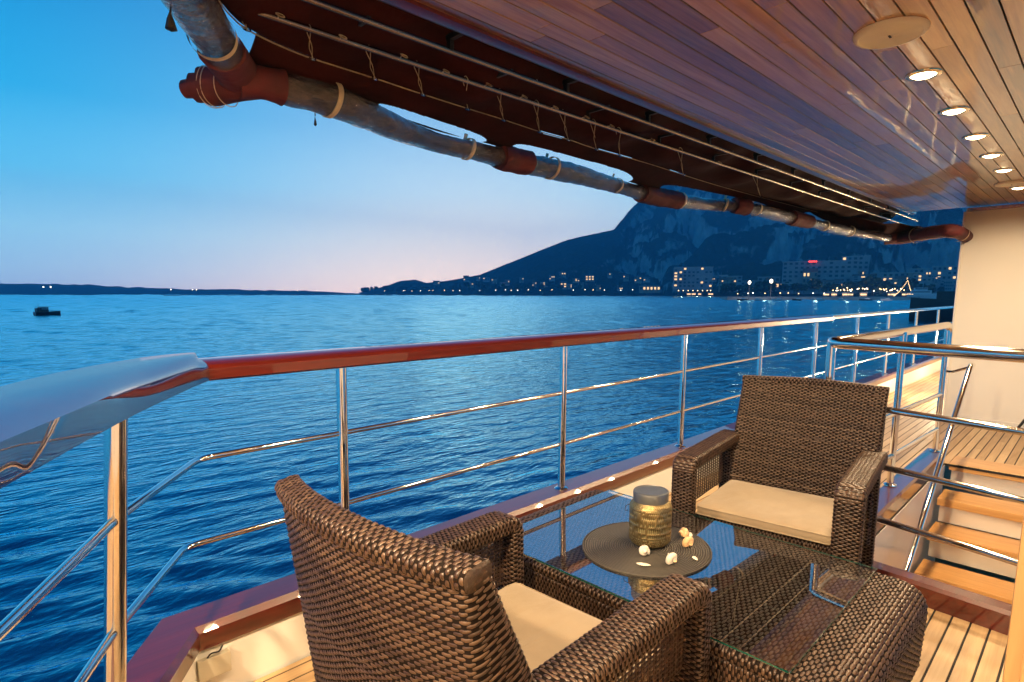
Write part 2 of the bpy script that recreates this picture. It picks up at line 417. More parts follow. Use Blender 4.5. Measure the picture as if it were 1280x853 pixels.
def fillet(P, r, n=6):
    """polyline with rounded corners"""
    P = [np.asarray(p, float) for p in P]; out = [P[0]]
    for i in range(1, len(P)-1):
        a, b_, c = P[i-1], P[i], P[i+1]
        d1 = (a-b_)/np.linalg.norm(a-b_); d2 = (c-b_)/np.linalg.norm(c-b_)
        rr = min(r, .45*np.linalg.norm(a-b_), .45*np.linalg.norm(c-b_))
        p0, p2 = b_+d1*rr, b_+d2*rr
        for tt in np.linspace(0, 1, n): out.append((1-tt)**2*p0+2*tt*(1-tt)*b_+tt**2*p2)
    out.append(P[-1]); return np.array(out)

# ---- woven wicker: real strands wound round a swept core
def resample(P, t):
    P = np.asarray(P, float); d = np.r_[0, np.cumsum(np.linalg.norm(np.diff(P, axis=0), axis=1))]; L = d[-1]
    return np.stack([np.interp(t*L, d, P[:, k]) for k in range(3)], -1), L
def section(w, h, r, n=400):
    """rounded rectangle perimeter (n,2), equal arc length"""
    r = min(r, w/2-1e-4, h/2-1e-4); pts = []
    for cx_, cy_, a0 in ((w/2-r, h/2-r, 0), (-w/2+r, h/2-r, 90), (-w/2+r, -h/2+r, 180), (w/2-r, -h/2+r, 270)):
        for a in np.radians(np.linspace(a0, a0+90, 7)): pts.append((cx_+r*math.cos(a), cy_+r*math.sin(a)))
    pts.append(pts[0]); pts = np.array(pts)
    d = np.r_[0, np.cumsum(np.linalg.norm(np.diff(pts, axis=0), axis=1))]
    s = np.linspace(0, d[-1], n, endpoint=False)
    return np.stack([np.interp(s, d, pts[:, 0]), np.interp(s, d, pts[:, 1])], -1), d[-1]
def wicker(name, path, axis, w, h, r=.012, pitch=.0080, cross=.0145, parent=None, bow=0.0, amp=.0013, wfun=None, hfun=None, cap=True):
    path = np.asarray(path, float); axis = np.asarray(axis, float)
    _, L = resample(path, np.array([0, 1.0])); R = max(3, int(round(L/pitch)))
    _, per = section(w, h, r); X = max(4, 2*int(round(per/cross/2))); K = X*4
    sec, _ = section(w, h, r, K)
    snrm = np.roll(sec, -1, 0)-np.roll(sec, 1, 0); snrm = np.stack([snrm[:, 1], -snrm[:, 0]], -1); snrm /= np.linalg.norm(snrm, axis=1)[:, None]
    def surf(tt, off):   # tt (n,), off (n,K) -> (n,K,3)
        e = 1e-3
        P, _ = resample(path, tt); A, _ = resample(path, np.clip(tt-.012, 0, 1)); B, _ = resample(path, np.clip(tt+.012, 0, 1))
        T = B-A; T /= np.linalg.norm(T, axis=1)[:, None]
        Nn = np.cross(T, axis); Nn /= np.linalg.norm(Nn, axis=1)[:, None]
        ws = (wfun(tt) if wfun else np.ones(len(tt)))
        a = sec[None, :, 0]*ws[:, None]+off*snrm[None, :, 0]
        hs = (hfun(tt) if hfun else np.ones(len(tt)))
        b_ = sec[None, :, 1]*hs[:, None]+off*snrm[None, :, 1]
        if bow: b_ = b_+bow*(1-(a/(w/2))**2)
        return P[:, None]+a[..., None]*axis+b_[..., None]*Nn[:, None]
    rows = np.arange(R); ph = 2*np.pi*np.arange(K)/K*X/2
    wave = np.cos(ph[None]+np.pi*rows[:, None])                      # over / under
    wave = np.sign(wave)*np.abs(wave)**.45
    rd = rng.normal(0, .00032, (R, K)); rd = (rd+np.roll(rd, 1, 1)+np.roll(rd, -1, 1))/1.7
    prof_o = np.array([-.50, -.30, 0, .30, .50]); prof_h = np.array([-.0010, .0003, .0005, .0003, -.0010])
    V = np.zeros((R, 5, K, 3))
    rjit = rng.normal(0, .05, R)
    half = .93*(.80+.2*np.clip(wave, 0, 1))
    for k in range(5):
        tt = np.clip((rows+.5)/R, 0, 1)
        tk = (rows+.5+rjit+prof_o[k]*.88)/R
        V[:, k] = surf(np.clip(tk, 0, 1), amp*wave+prof_h[k]+rd)
    idx = np.arange(R*5*K).reshape(R, 5, K)
    a = idx[:, :-1, :]; b_ = np.roll(idx, -1, 2)[:, :-1, :]; c = np.roll(idx, -1, 2)[:, 1:, :]; d = idx[:, 1:, :]
    Q = np.stack([a, b_, c, d], -1).reshape(-1, 4)
    V = V.reshape(-1, 3)
    # the core, its near-black colour painting the shade between strands
    nb = max(8, R//2); tb = np.linspace(0, 1, nb+1); Kb = K
    Bv = surf(tb, np.full((nb+1, K), -.0003)).reshape(-1, 3); ib = np.arange((nb+1)*K).reshape(nb+1, K)+len(V)
    Qb = np.stack([ib[:-1], np.roll(ib, -1, 1)[:-1], np.roll(ib, -1, 1)[1:], ib[1:]], -1).reshape(-1, 4)
    nV = len(V)+len(Bv); c0 = Bv[:K].mean(0); c1 = Bv[-K:].mean(0)
    Qc = []
    allV = [V, Bv]
    Fq = np.concatenate([Q, Qb])
    if cap:
        allV.append(np.array([c0, c1]))
        j = np.arange(0, K, 2); r0 = ib[0]; r1 = ib[-1]
        Qc = np.concatenate([np.stack([np.full(len(j), nV), r0[(j+2) % K], r0[(j+1) % K], r0[j]], -1),
                             np.stack([np.full(len(j), nV+1), r1[j], r1[(j+1) % K], r1[(j+2) % K]], -1)])
        Fq = np.concatenate([Fq, Qc])
    me = npmesh(name, np.concatenate(allV), Fq.astype(np.int32), True)
    o = link(name, me, ['wicker', 'wicker_core', 'wicker_cap'], parent)
    mi = np.zeros(len(me.polygons), dtype=np.int32); mi[len(Q):len(Q)+len(Qb)] = 1; mi[len(Q)+len(Qb):] = 2
    if len(me.polygons) == len(Fq): me.polygons.foreach_set('material_index', mi)
    return o
def lattice(mb, o, u, v, nu, nv, lu, lv, t=.0045, th=.003):
    """open cane grid of thin strips, origin o, unit axes u,v, lengths lu,lv"""
    o, u, v = (np.asarray(q, float) for q in (o, u, v)); n = np.cross(u, v)
    R = np.stack([u, v, n], 1)
    for i in range(nu+1): mb.box(o+u*lu*i/nu+v*lv/2+n*th*.35*(1 if i % 2 else -1), (t, lv, th), R=R)
    for j in range(nv+1): mb.box(o+v*lv*j/nv+u*lu/2, (lu, t, th), R=R)

# ================================================================== SETTING: sea, islands, mountain
def build_sea():
    # polar sheet, rings closer together near the ship; two wave trains as real relief near by
    ring = np.r_[[0.01], np.geomspace(2.0, 4150, 900)]
    a0 = YAW-.95; a = np.r_[np.arange(a0, a0+2.05, .0056), np.linspace(a0+2.05, a0+2*np.pi, 90, endpoint=False)[1:]]; na = len(a)
    X = ring[:, None]*np.cos(a); Y = ring[:, None]*np.sin(a); Z = np.zeros_like(X)
    r2 = np.random.default_rng(3)
    for k in range(26):
        lam = r2.uniform(.35, 1.15); d = r2.normal(1.15, .40); ph = r2.uniform(0, 6.28)
        amp = .0070*lam**.9
        cut = np.clip(lam/(ring*.04+.05)-1.0, 0, 1)[:, None]
        Z += cut*amp*np.sin(2*np.pi/lam*(X*np.cos(d)+Y*np.sin(d))+ph)
    # short chop whose size grows with the grid, so the far sea keeps its slopes
    dr = np.gradient(ring)[:, None]; nz = r2.normal(size=X.shape)
    for k in range(2): nz = nz+.7*(np.roll(nz, 1, 1)+np.roll(nz, -1, 1))
    nz = nz+.6*(np.roll(nz, 1, 0)+np.roll(nz, -1, 0)); nz /= nz.std()
    Z += nz*dr*.06*np.clip((ring-12)/40, 0, 1)[:, None]
    V = np.stack([X, Y, Z-3.0], -1).reshape(-1, 3)
    i = np.arange(len(ring)*na).reshape(len(ring), na)
    Q = np.stack([i[:-1], np.roll(i, -1, 1)[:-1], np.roll(i, -1, 1)[1:], i[1:]], -1).reshape(-1, 4)[:, ::-1]
    Q = Q[:, [0, 3, 2, 1]][:, ::-1]
    me = npmesh('sea', V, np.ascontiguousarray(Q)); o = link('sea', me, 'sea'); o['kind'] = 'structure'
    return o
build_sea()
SEA = -3.0
def hash2(ix, iy):
    h = (ix.astype(np.int64)*374761393+iy.astype(np.int64)*668265263) & 0xffffffff
    h = ((h ^ (h >> 13))*1274126177) & 0xffffffff
    return ((h ^ (h >> 16)) & 0xffff)/65535.0
def vnoise(x, y):
    ix, iy = np.floor(x), np.floor(y); fx, fy = x-ix, y-iy; fx = fx*fx*(3-2*fx); fy = fy*fy*(3-2*fy)
    return (hash2(ix, iy)*(1-fx)+hash2(ix+1, iy)*fx)*(1-fy)+(hash2(ix, iy+1)*(1-fx)+hash2(ix+1, iy+1)*fx)*fy
def fbm(x, y, o=6, ridged=False):
    s = np.zeros_like(x); a = 1.0; tot = 0
    for k in range(o):
        n = vnoise(x+17.3*k, y-9.1*k); n = 1-abs(2*n-1) if ridged else n
        s += a*n; tot += a; a *= .52; x = x*2.03; y = y*2.03
    return s/tot
# skyline of the headland as sighted: (photo column, elevation tangent)
SKY = [(448, 366.5), (470, 361), (483, 358), (500, 352), (520, 350), (533, 354), (560, 351), (600, 344), (640, 328), (680, 311), (710, 300), (740, 294), (765, 288), (778, 272), (792, 254), (815, 236), (860, 205), (930, 188), (1010, 192), (1100, 205), (1180, 190), (1280, 170), (1400, 200), (1600, 250)]
_sa = np.array([azel(x, HOR)[0] for x, y in SKY]); _st = np.array([azel(x, y)[1] for x, y in SKY])
_o = np.argsort(_sa); _sa, _st = _sa[_o], _st[_o]
SHORE_R = [(448, 2300), (500, 1900), (560, 1700), (700, 1350), (800, 1200), (880, 1000), (1000, 900), (1200, 880), (1600, 1200)]
_ra = np.array([azel(x, HOR)[0] for x, r in SHORE_R])[::-1]; _rr = np.array([r for x, r in SHORE_R])[::-1]
def terrain(az, r):
    """height above the sea of the headland"""
    az = np.asarray(az, float); r = np.asarray(r, float)
    t = np.interp(az, _sa, _st); r0 = np.interp(az, _ra, _rr)
    R1 = r0+250+6500*np.maximum(t, 0); R1 = np.maximum(R1, r0+160)
    peak = np.maximum(t*R1+H-SEA, 2.0)
    u = np.clip((r-r0)/(R1-r0), 0, 1.4)
    steep = np.clip((t-.09)/.06, 0, 1)
    prof = np.where(u < 1, (1-steep)*u**1.25+steep*(.30*u**1.1+.70*np.clip((u-.25)/.75, 0, 1)**1.7), 1-.9*(u-1))
    x, y = np.cos(az)*r, np.sin(az)*r
    n = fbm(x/420, y/420, 7, True)-.55
    g = fbm(x/230+3.1, y/230, 5, True)
    env = np.clip(u*3, 0, 1)*np.clip((1.0-u)*3+.12, 0, 1)
    h = prof*peak+n*env*peak*.42-(np.clip(g-.62, 0, 1)*1.3)*env*peak*(.3+.7*steep)
    return np.maximum(h, 0)+1.6*np.clip((r-r0)/25, 0, 1)-.8
def build_mountain():
    A = np.linspace(azel(1590, HOR)[0], azel(449, HOR)[0], 620); U = np.r_[np.linspace(-.02, 1.0, 170), np.linspace(1.02, 1.3, 12)]
    t = np.interp(A, _sa, _st); r0 = np.interp(A, _ra, _rr); R1 = np.maximum(r0+250+6500*np.maximum(t, 0), r0+160)
    Rg = r0[:, None]+U[None]*(R1-r0)[:, None]; Ag = np.repeat(A[:, None], len(U), 1)
    Z = terrain(Ag, Rg)+SEA
    V = np.stack([np.cos(Ag)*Rg, np.sin(Ag)*Rg, Z], -1).reshape(-1, 3)
    i = np.arange(len(A)*len(U)).reshape(len(A), len(U))
    Q = np.stack([i[:-1, :-1], i[:-1, 1:], i[1:, 1:], i[1:, :-1]], -1).reshape(-1, 4)
    me = npmesh('mountain', V, Q[:, ::-1].copy(), True); link('mountain', me, 'mountain_rock')['kind'] = 'structure'
build_mountain()
def ridge_island(name, pts, r, depth, jag):
    A = np.linspace(0, 1, 160); xs = np.interp(A, np.linspace(0, 1, len(pts)), [p[0] for p in pts]); ys = np.interp(A, np.linspace(0, 1, len(pts)), [p[1] for p in pts])
    G = []
    for k, x in enumerate(xs):
        az, t = azel(x, ys[k]); hh = max(2, t*(r+depth*.5)+H-SEA)*(1+jag*(vnoise(np.array([k*.35]), np.array([1.0]))[0]-.5))
        row = []
        for u in np.linspace(0, 1, 14):
            rr = r+depth*u; hz = hh*math.sin(math.pi*min(1, u*.98+.01))**.8*(.85+.3*fbm(np.array([k*.2]), np.array([u*6.0]), 4)[0])
            row.append((math.cos(az)*rr, math.sin(az)*rr, SEA-1+hz))
        G.append(row)
    mb = MB(); mb.sheet(G); o = mb.build(name, 'mountain_rock'); o['kind'] = 'structure'
ridge_island('island', [(-260, 356), (-60, 354), (60, 355), (120, 357), (190, 360), (250, 362), (285, 361), (330, 363), (372, 363), (410, 365), (452, 367)], 2900, 1000, .12)

# long low breakwater on the left and the quay on the right
def strip(name, x0, x1, r0, r1, h, mat, wid=14, n=40):
    mb = MB(); G = []
    for k in range(n+1):
        u = k/n; az = azel(x0+(x1-x0)*u, HOR)[0]; r = r0+(r1-r0)*u
        hh = h*(.8+.4*random.random())
        G.append([(math.cos(az)*q, math.sin(az)*q, SEA+z) for q, z in ((r-wid*.5, -.8), (r-wid*.3, hh), (r+wid*.3, hh), (r+wid*.5, -.8))])
    mb.sheet(G); return mb.build(name, mat, smooth=False)
tag(strip('breakwater', 204, 447, 1650, 2300, 3.2, 'quay_stone', 24), 'long low stone breakwater lying on the water left of the headland', 'breakwater')
def quay(x0, y0, x1, y1, h, wid, label):
    mb = MB(); P = []
    for (x, y) in ((x0, y0), (x1, y1)): P.append(onz(x, y, SEA))
    P = np.array(P); d = (P[1]-P[0])/np.linalg.norm(P[1]-P[0]); nrm_ = np.array([-d[1], d[0], 0]); nrm_ *= np.sign(nrm_@P[0])
    L = np.linalg.norm(P[1]-P[0]); c = (P[0]+P[1])/2+nrm_*wid/2; ang = math.atan2(d[1], d[0])
    root = thing('quay', label, 'quay', (c[0], c[1], SEA))
    MB().box((0, 0, h/2-.6), (L, wid, h+1.2), rz=ang, bev=.15).build('quay_wall', 'quay_stone', root, smooth=False)
    MB().box((0, 0, h+.16), (L*.998, wid*.98, .3), rz=ang, bev=.05).build('coping', 'house_wall', root, smooth=False)
    return P, nrm_, d, L
QP = quay(909, 375.3, 1150, 375.6, 2.2, 30, 'long stone quay jutting out in front of the lit harbour town')
# harbour ground behind the quay
def shore_sheet():
    G = []
    for x in np.linspace(700, 1595, 60):
        az = azel(x, HOR)[0]; r0 = np.interp(az, _ra, _rr)
        G.append([(math.cos(az)*r, math.sin(az)*r, SEA+z) for r, z in ((r0-60, -.6), (r0-45, 1.2), (r0+60, 1.4))])
    mb = MB(); mb.sheet(G); mb.build('shore', 'shore_ground')['kind'] = 'structure'
shore_sheet()

# ------------------------------------------------------------------ the town
def ground(az, r): return float(terrain(np.array([az]), np.array([r]))[0])+SEA
def building(x, y0, w, hpx, r, label, name='house', mat='house_wall', floors=3, cols=5, roof='flat', lit=.15, group=None, cat='house'):
    """x = photo column, w/hpx = apparent size, r = distance"""
    az = azel(x, HOR)[0]; c = np.array([math.cos(az), math.sin(az), 0])*r
    s = r/F*math.cos(az-YAW)**-1; s = r*math.cos(az-YAW)/F
    W = w*s; Hh = hpx*s; D = W*.6 if W < 25 else 16
    z0 = far(x, y0, r)[2]
    root = thing(name, label, cat, (c[0], c[1], z0), az-math.pi/2, group)     # local -y... faces the ship
    MB().box((0, D/2, Hh/2-2), (W, D, Hh+4)).build('wall', mat, root, smooth=False)
    if roof == 'gable':
        hr = Hh*.3; MB().add([(-W*.54, -.3, Hh), (W*.54, -.3, Hh), (W*.54, D+.3, Hh), (-W*.54, D+.3, Hh), (-W*.5, D/2, Hh+hr), (W*.5, D/2, Hh+hr)],
                             [(0, 1, 5, 4), (2, 3, 4, 5), (0, 4, 3), (1, 2, 5), (0, 3, 2, 1)]).build('roof', 'roof_tile', root, smooth=False)
    else:
        MB().box((0, D/2, Hh+.35), (W*1.03, D*1.04, .6)).build('roof', 'quay_stone', root, smooth=False)
    k = 0
    for fl in range(floors):
        for cc in range(cols):
            if random.random() < .25 and floors*cols > 6: continue
            on = random.random() < lit
            wx = (cc+.5)/cols*W-W/2; wz = Hh*(fl+.55)/floors
            MB().box((wx, -.12, wz), (W/cols*.52, .2, Hh/floors*.5)).build('window', 'window_lit' if on else 'window_dark', root, smooth=False); k += 1
    return root
building(866, 360, 46, 25, 1020, 'broad pale waterfront hotel block with a stepped roofline', 'hotel_block', floors=6, cols=9, lit=.08, cat='hotel')
building(844, 359, 6, 22, 1000, 'slim lit stair tower at the left end of the waterfront hotel', 'tower', floors=6, cols=1, lit=.8, cat='tower')
building(1022, 364, 84, 36, 900, 'long pale hotel under the red rooftop sign', 'hotel_block', floors=7, cols=13, lit=.06, cat='hotel')
building(1066, 360, 30, 38, 940, 'tall pale block at the right end of the hotel with the red sign', 'apartment_block', floors=7, cols=5, lit=.08, cat='apartment block')
building(1108, 358, 36, 16, 930, 'low wide block right of the tall hotel block', 'apartment_block', floors=3, cols=6, lit=.15, cat='apartment block')
building(1146, 355, 22, 18, 960, 'pale house behind the white ferry', 'house', floors=3, cols=4, lit=.2)
building(1178, 356, 26, 22, 960, 'pale apartment house beside the white cabin wall', 'apartment_block', floors=4, cols=5, lit=.2, cat='apartment block')
building(960, 361, 26, 14, 930, 'low house half hidden by trees left of the red sign hotel', 'house', floors=2, cols=4, lit=.2)
building(925, 362, 22, 9, 940, 'low waterfront house with a lit ground floor', 'house', floors=2, cols=4, lit=.45)
building(812, 364, 26, 6, 1150, 'low lit pavilion left of the waterfront hotel', 'pavilion', 'house_wall_warm', floors=1, cols=6, lit=.7, cat='pavilion')
building(737, 351, 11, 6, 1500, 'house on the slope with a brightly lit front', 'house', 'house_wall_warm', 2, 3, 'flat', 1.0)
building(704, 360, 9, 6, 1380, 'small lit house by the water below the dark slope', 'house', 'house_wall_warm', 2, 2, 'gable', .9)
HS = [(546, 355, 1800), (583, 351, 1750), (598, 350, 1720), (608, 351, 1700), (618, 353, 1690), (628, 357, 1640), (634, 356, 1640), (668, 358, 1500), (680, 357, 1480), (703, 346, 1600),
      (712, 360, 1400), (726, 359, 1400), (748, 362, 1320), (762, 346, 1500), (775, 362, 1270), (797, 352, 1350), (588, 358, 1690), (652, 352, 1600), (720, 352, 1450), (690, 350, 1550), (782, 350, 1400), (808, 351, 1300), (892, 350, 1050), (905, 356, 1000)]
for k, (x, y, r) in enumerate(HS):
    building(x, y, random.uniform(5, 9.5), random.uniform(3, 5), r, 'small pale house scattered on the lower slope of the headland', 'house', random.choice(['house_wall', 'house_wall_warm']), 2, 3, random.choice(['gable', 'flat']), .22, 'houses on the slope of the headland')

for k in range(30):
    x = random.uniform(890, 1190); r = random.uniform(820, 960)
    building(x, random.uniform(352, 364), random.uniform(9, 24), random.uniform(6, 15), r, 'small pale block crowded among the trees of the harbour town', 'apartment_block', random.choice(['house_wall', 'house_wall_warm']), random.choice([2, 3, 4]), random.choice([3, 4, 5]), random.choice(['gable', 'flat', 'flat']), .16, 'blocks of the harbour town', 'apartment block')
for k in range(22):
    x = random.uniform(1030, 1140) if k < 15 else random.uniform(845, 892)
    az = azel(x, HOR)[0]; r = random.uniform(735, 775) if k < 15 else 965
    p = far(x, 370.0 if k < 15 else 369.0, r); w_ = random.uniform(3.5, 7)
    sr_ = thing('market_stall', 'glowing warm lit stall front on the crowded waterfront promenade', 'stall', (p[0], p[1], p[2]), az-math.pi/2, 'lit stalls on the waterfront')
    MB().box((0, 1.2, 1.2), (w_, 2.2, 3.4)).build('booth', 'house_wall_warm', sr_, smooth=False)
    MB().box((0, .02, 1.5), (w_*.86, .16, 1.5)).build('lit_front', 'promenade_glow', sr_, smooth=False)
    MB().add([(-w_*.55, -.8, 2.7), (w_*.55, -.8, 2.7), (w_*.55, 2.3, 3.6), (-w_*.55, 2.3, 3.6)], [(0, 1, 2, 3)]).build('roof', 'quay_stone', sr_, smooth=False)
def crown_mesh(seed, n, h, rx, conic=False):
    g = np.random.default_rng(seed); V = []; Fc = []
    lob = g.normal(0, .42, (7, 3))*[rx, rx, h*.28]+[0, 0, h*.62]; lr = g.uniform(.45, .8, 7)*rx
    for i in range(n):
        k = g.integers(7); d = g.normal(size=3); d /= np.linalg.norm(d)
        p = lob[k]+d*lr[k]*g.uniform(.6, 1.05)
        if conic: p = np.array([d[0]*rx*(1-g.random())*.9, d[1]*rx, 0])*.0+np.array([*(d[:2]*rx*(1-(q := g.random())**.9)), h*(.12+.88*q)])
        a, b_ = g.normal(size=3), g.normal(size=3); a /= np.linalg.norm(a); b_ = np.cross(a, b_); b_ /= np.linalg.norm(b_)
        s = rx*g.uniform(.16, .34); j = len(V)
        V += [p-a*s-b_*s*.6, p+a*s-b_*s*.5, p+a*s*.8+b_*s*.6, p-a*s*.7+b_*s*.7]; Fc.append((j, j+1, j+2, j+3))
    return npmesh('crown', V, np.array(Fc), False)
TREES = []
for sd, (h, rx, con) in enumerate([(9, 4.2, False), (7, 3.4, False), (12, 2.2, True)]):
    root = thing('pine_tree' if con else 'broadleaf_tree', 'dark tree', 'tree')
    link('crown', crown_mesh(sd+5, 300, h, rx, con), 'foliage', root)
    MB().tube([(0, 0, -1.5), (.1, 0, h*.3), (0, .1, h*.75)], [.28, .22, .08], 7).build('trunk', 'bark', root)
    TREES.append(root)
def tree(k, x, y, r, s, group, label, first=[0, 0, 0]):
    o = TREES[k] if not first[k] else copy_tree(TREES[k]); first[k] = 1
    o.location = far(x, y, r); sz = s*random.uniform(.85, 1.2); o.scale = (sz*random.uniform(.9, 1.25), sz*random.uniform(.9, 1.25), sz); o.rotation_euler = (0, 0, random.uniform(0, 6))
    tag(o, label, 'tree', group)
for i in range(34): tree(random.choice([0, 1, 0]), random.uniform(452, 560), random.uniform(362.5, 366), 1950, 1.5, 'trees along the low point of the headland', 'dark rounded tree on the low left point of the headland')
for i in range(40): tree(random.choice([0, 1, 2]), random.uniform(560, 800), random.uniform(358, 365), random.uniform(1250, 1500), 1.15, 'trees along the shore below the slope', 'dark tree among the small houses below the slope')
for i in range(44): tree(random.choice([0, 1]), random.uniform(905, 1185), random.uniform(364, 368), random.uniform(760, 860), random.uniform(.9, 1.5), 'trees along the harbour front', 'dark leafy tree along the harbour front before the hotels')
for x, s in ((952, 2.0), (962, 1.7), (1090, 2.1), (1076, 1.7), (1104, 1.5)): tree(0, x, 367, 800, s, 'tall trees of the harbour front', 'tall dark tree rising over the harbour lights')

# lamps along the water
def make_lamp(h, rb, glow, lab):
    root = thing('street_lamp', lab, 'street lamp')
    MB().tube([(0, 0, -1), (0, 0, h)], [.14, .09], 6).build('pole', 'lamp_pole', root)
    MB().lathe([(0, -rb), (rb*.7, -rb*.7), (rb, 0), (rb*.7, rb*.7), (0, rb)], (0, 0, h+rb*.8), 8).build('globe', glow, root)
    return root
LW = make_lamp(4.2, .62, 'far_warm', ''); LH = make_lamp(4.2, .62, 'far_white', '')
st = {0: 0, 1: 0}
def lamp(k, x, y, r, s, group, label):
    src = (LW, LH)[k]; o = copy_tree(src) if st[k] else src; st[k] = 1
    o.location = far(x, y, r); o.scale = (s, s, s if s < 1.5 else 1.2*s); tag(o, label, 'street lamp', group)
g1 = 'lamps along the far shore'; l1 = 'tiny warm lamp shining at the foot of the dark headland'
for x in [481, 505, 507, 515, 526, 537, 541, 556, 566, 574, 599, 620, 632, 640, 646, 660, 676, 690, 716, 731, 741, 756, 776, 791]:
    lamp(random.choice([0, 1, 1]), x+random.uniform(-1, 1), 366.4-random.uniform(0, .8), 1240+max(0, 650-x)*3.2, 1.15, g1, l1)
g2 = 'lamps of the waterfront hotel'; l2 = 'warm terrace lamp in front of the waterfront hotel'
for x in [848, 854, 860, 866, 872, 878, 884, 888]: lamp(0, x, 367.5, 960, 1.1, g2, l2)
g3 = 'lamps of the harbour promenade'; l3 = 'warm lamp among the crowd of lights on the harbour promenade'
for i in range(34): lamp(random.choice([0, 0, 1]), random.uniform(1040, 1135), random.uniform(365, 369), random.uniform(700, 760), random.uniform(.75, 1.0), g3, l3)
g4 = 'lamps along the quay'; l4 = 'lamp standing on the long stone quay'
for x in [922, 935, 941, 956, 975, 985, 998, 1016, 1030]: lamp(random.choice([0, 1]), x, 371, 446, random.uniform(.4, .55), g4, l4)
lamp(1, 936, 371, 450, 1.8, None, 'tall white floodlight mast on the quay, left of the pair')
lamp(1, 963, 371, 450, 1.95, None, 'tall white floodlight mast on the quay, right of the pair')
for x, r in ((214, 1690), (241, 1730), (246, 1740), (372, 2060), (396, 2130), (418, 2200)): lamp(1, x, 366.6, r, 1.5, 'lights on the breakwater', 'white light shining on the long low breakwater')
for x in (55, 64): lamp(1, x, 365.4, 2880, 3.4, 'lights at the foot of the island', 'white light at the foot of the long dark island')
def glow(x, y, r, e, col=(1, .72, .42)):      # the light those lamps throw on the quay, trees and fronts
    l = bpy.data.lights.new('waterfront_lamp_light', 'POINT'); l.energy = e; l.color = col; l.shadow_soft_size = .8
    lo = bpy.data.objects.new('waterfront_lamp_light', l); COL.objects.link(lo); lo.location = far(x, y, r)
for x in (925, 956, 985, 1020, 1060, 1100): glow(x, 366, 443, 1500, (1, .80, .62))
for x in (1045, 1075, 1100, 1125): glow(x, 365, 735, 6000)
for x in (852, 872, 888): glow(x, 367, 945, 1800)
# red sign over the hotel
root = thing('rooftop_sign', 'glowing red sign on the hotel roof', 'sign', far(1016, 328, 895), azel(1016, HOR)[0]-math.pi/2)
for k in range(5): MB().box((-4.4+2.2*k, -.5, 1.0), (1.5, .4, 2.2), bev=.3).build('letter', 'far_red', root)
MB().box((0, 0, -.5), (11.5, .3, .3)).build('sign_frame', 'lamp_pole', root, smooth=False)

# boats ------------------------------------------------------------
def hull_rings(L, B, Dp, sheer=.25, n=14):
    R_ = []
    for i in range(n):
        u = i/(n-1); x = (u-.5)*L; b_ = B/2*(1-max(0, (u-.45)/.55)**2.2)*(1 if u > .1 else .9+u); z = Dp*(1+sheer*u*u)
        b_ = max(b_, .03)
        R_.append([(x, -b_, z), (x, -b_*.96, z*.5), (x, -b_*.5, -.2), (x, 0, -.4), (x, b_*.5, -.2), (x, b_*.96, z*.5), (x, b_, z)])
    return R_
P = onz(60, 394.5, SEA)
root = thing('motor_boat', 'small dark motor boat with a wheelhouse out on the open water', 'boat', (P[0], P[1], SEA), azel(60, HOR)[0]-math.pi/2+.35)
mb = MB(); mb.loft(hull_rings(4.4, 1.6, .75), closed=True); mb.build('hull', 'hull_dark', root)
MB().box((-.7, 0, 1.2), (1.5, 1.2, .95), bev=.1).box((-.7, 0, 1.78), (1.9, 1.35, .09), bev=.03).box((-1.7, 0, 1.15), (.5, 1.1, .8), bev=.08).build('wheelhouse', 'hull_dark', root)
MB().box((-.6, -.61, 1.4), (1.1, .03, .34)).box((-.6, .61, 1.4), (1.1, .03, .34)).build('window', 'house_wall', root, smooth=False)
MB().tube([(-1.4, 0, .9), (-1.45, 0, 2.4)], .03, 6).build('mast', 'lamp_pole', root)
MB().tube([(1.7, -.2, .7), (1.3, -.4, 1.1), (.3, -.6, 1.0)], .025, 6).tube([(1.7, .2, .7), (1.3, .4, 1.1), (.3, .6, 1.0)], .025, 6).build('bow_rail', 'lamp_pole', root)
P = onz(1154, 374.5, SEA)
root = thing('ferry', 'white ferry moored at the end of the lit quay', 'ferry', (P[0], P[1], SEA), azel(1154, HOR)[0]-math.pi/2)
mb = MB(); mb.loft(hull_rings(24, 7, 4.2, .3)); mb.build('hull', 'hull_white', root)
MB().box((-2, 0, 6), (15, 5.6, 3), bev=.2).box((-2.5, 0, 8.7), (10, 5, 2.2), bev=.2).build('superstructure', 'hull_white', root)
for zz_ in (6.3, 8.9): MB().box((-2, 0, zz_), (13 if zz_ < 7 else 8.6, 5.75 if zz_ < 7 else 5.15, .8)).build('window', 'window_dark', root, smooth=False)
MB().tube([(-1, 0, 9.5), (-1, 0, 14)], .15, 6).build('mast', 'hull_white', root)
P = onz(1131, 374.3, SEA)
root = thing('sailing_ship', 'moored sailing ship outlined with warm light strings', 'sailing ship', (P[0]*1.02, P[1]*1.02, SEA), azel(1131, HOR)[0]-math.pi/2)
mb = MB(); mb.loft(hull_rings(15, 4.5, 2.4, .5)); mb.build('hull', 'hull_dark', root)
MB().tube([(1, 0, 1.5), (1, 0, 17)], [.2, .1], 6).build('mast', 'lamp_pole', root)
for sx in (-8.5, 6.5):
    mb = MB()
    for u in np.linspace(0, 1, 16): mb.lathe([(0, -.3), (.3, 0), (0, .3)], (1+(sx-1)*u, 0, 16.5-13.5*u+(-1.6*math.sin(math.pi*u))), 6)
    mb.build('light_string', 'far_warm', root, smooth=False)
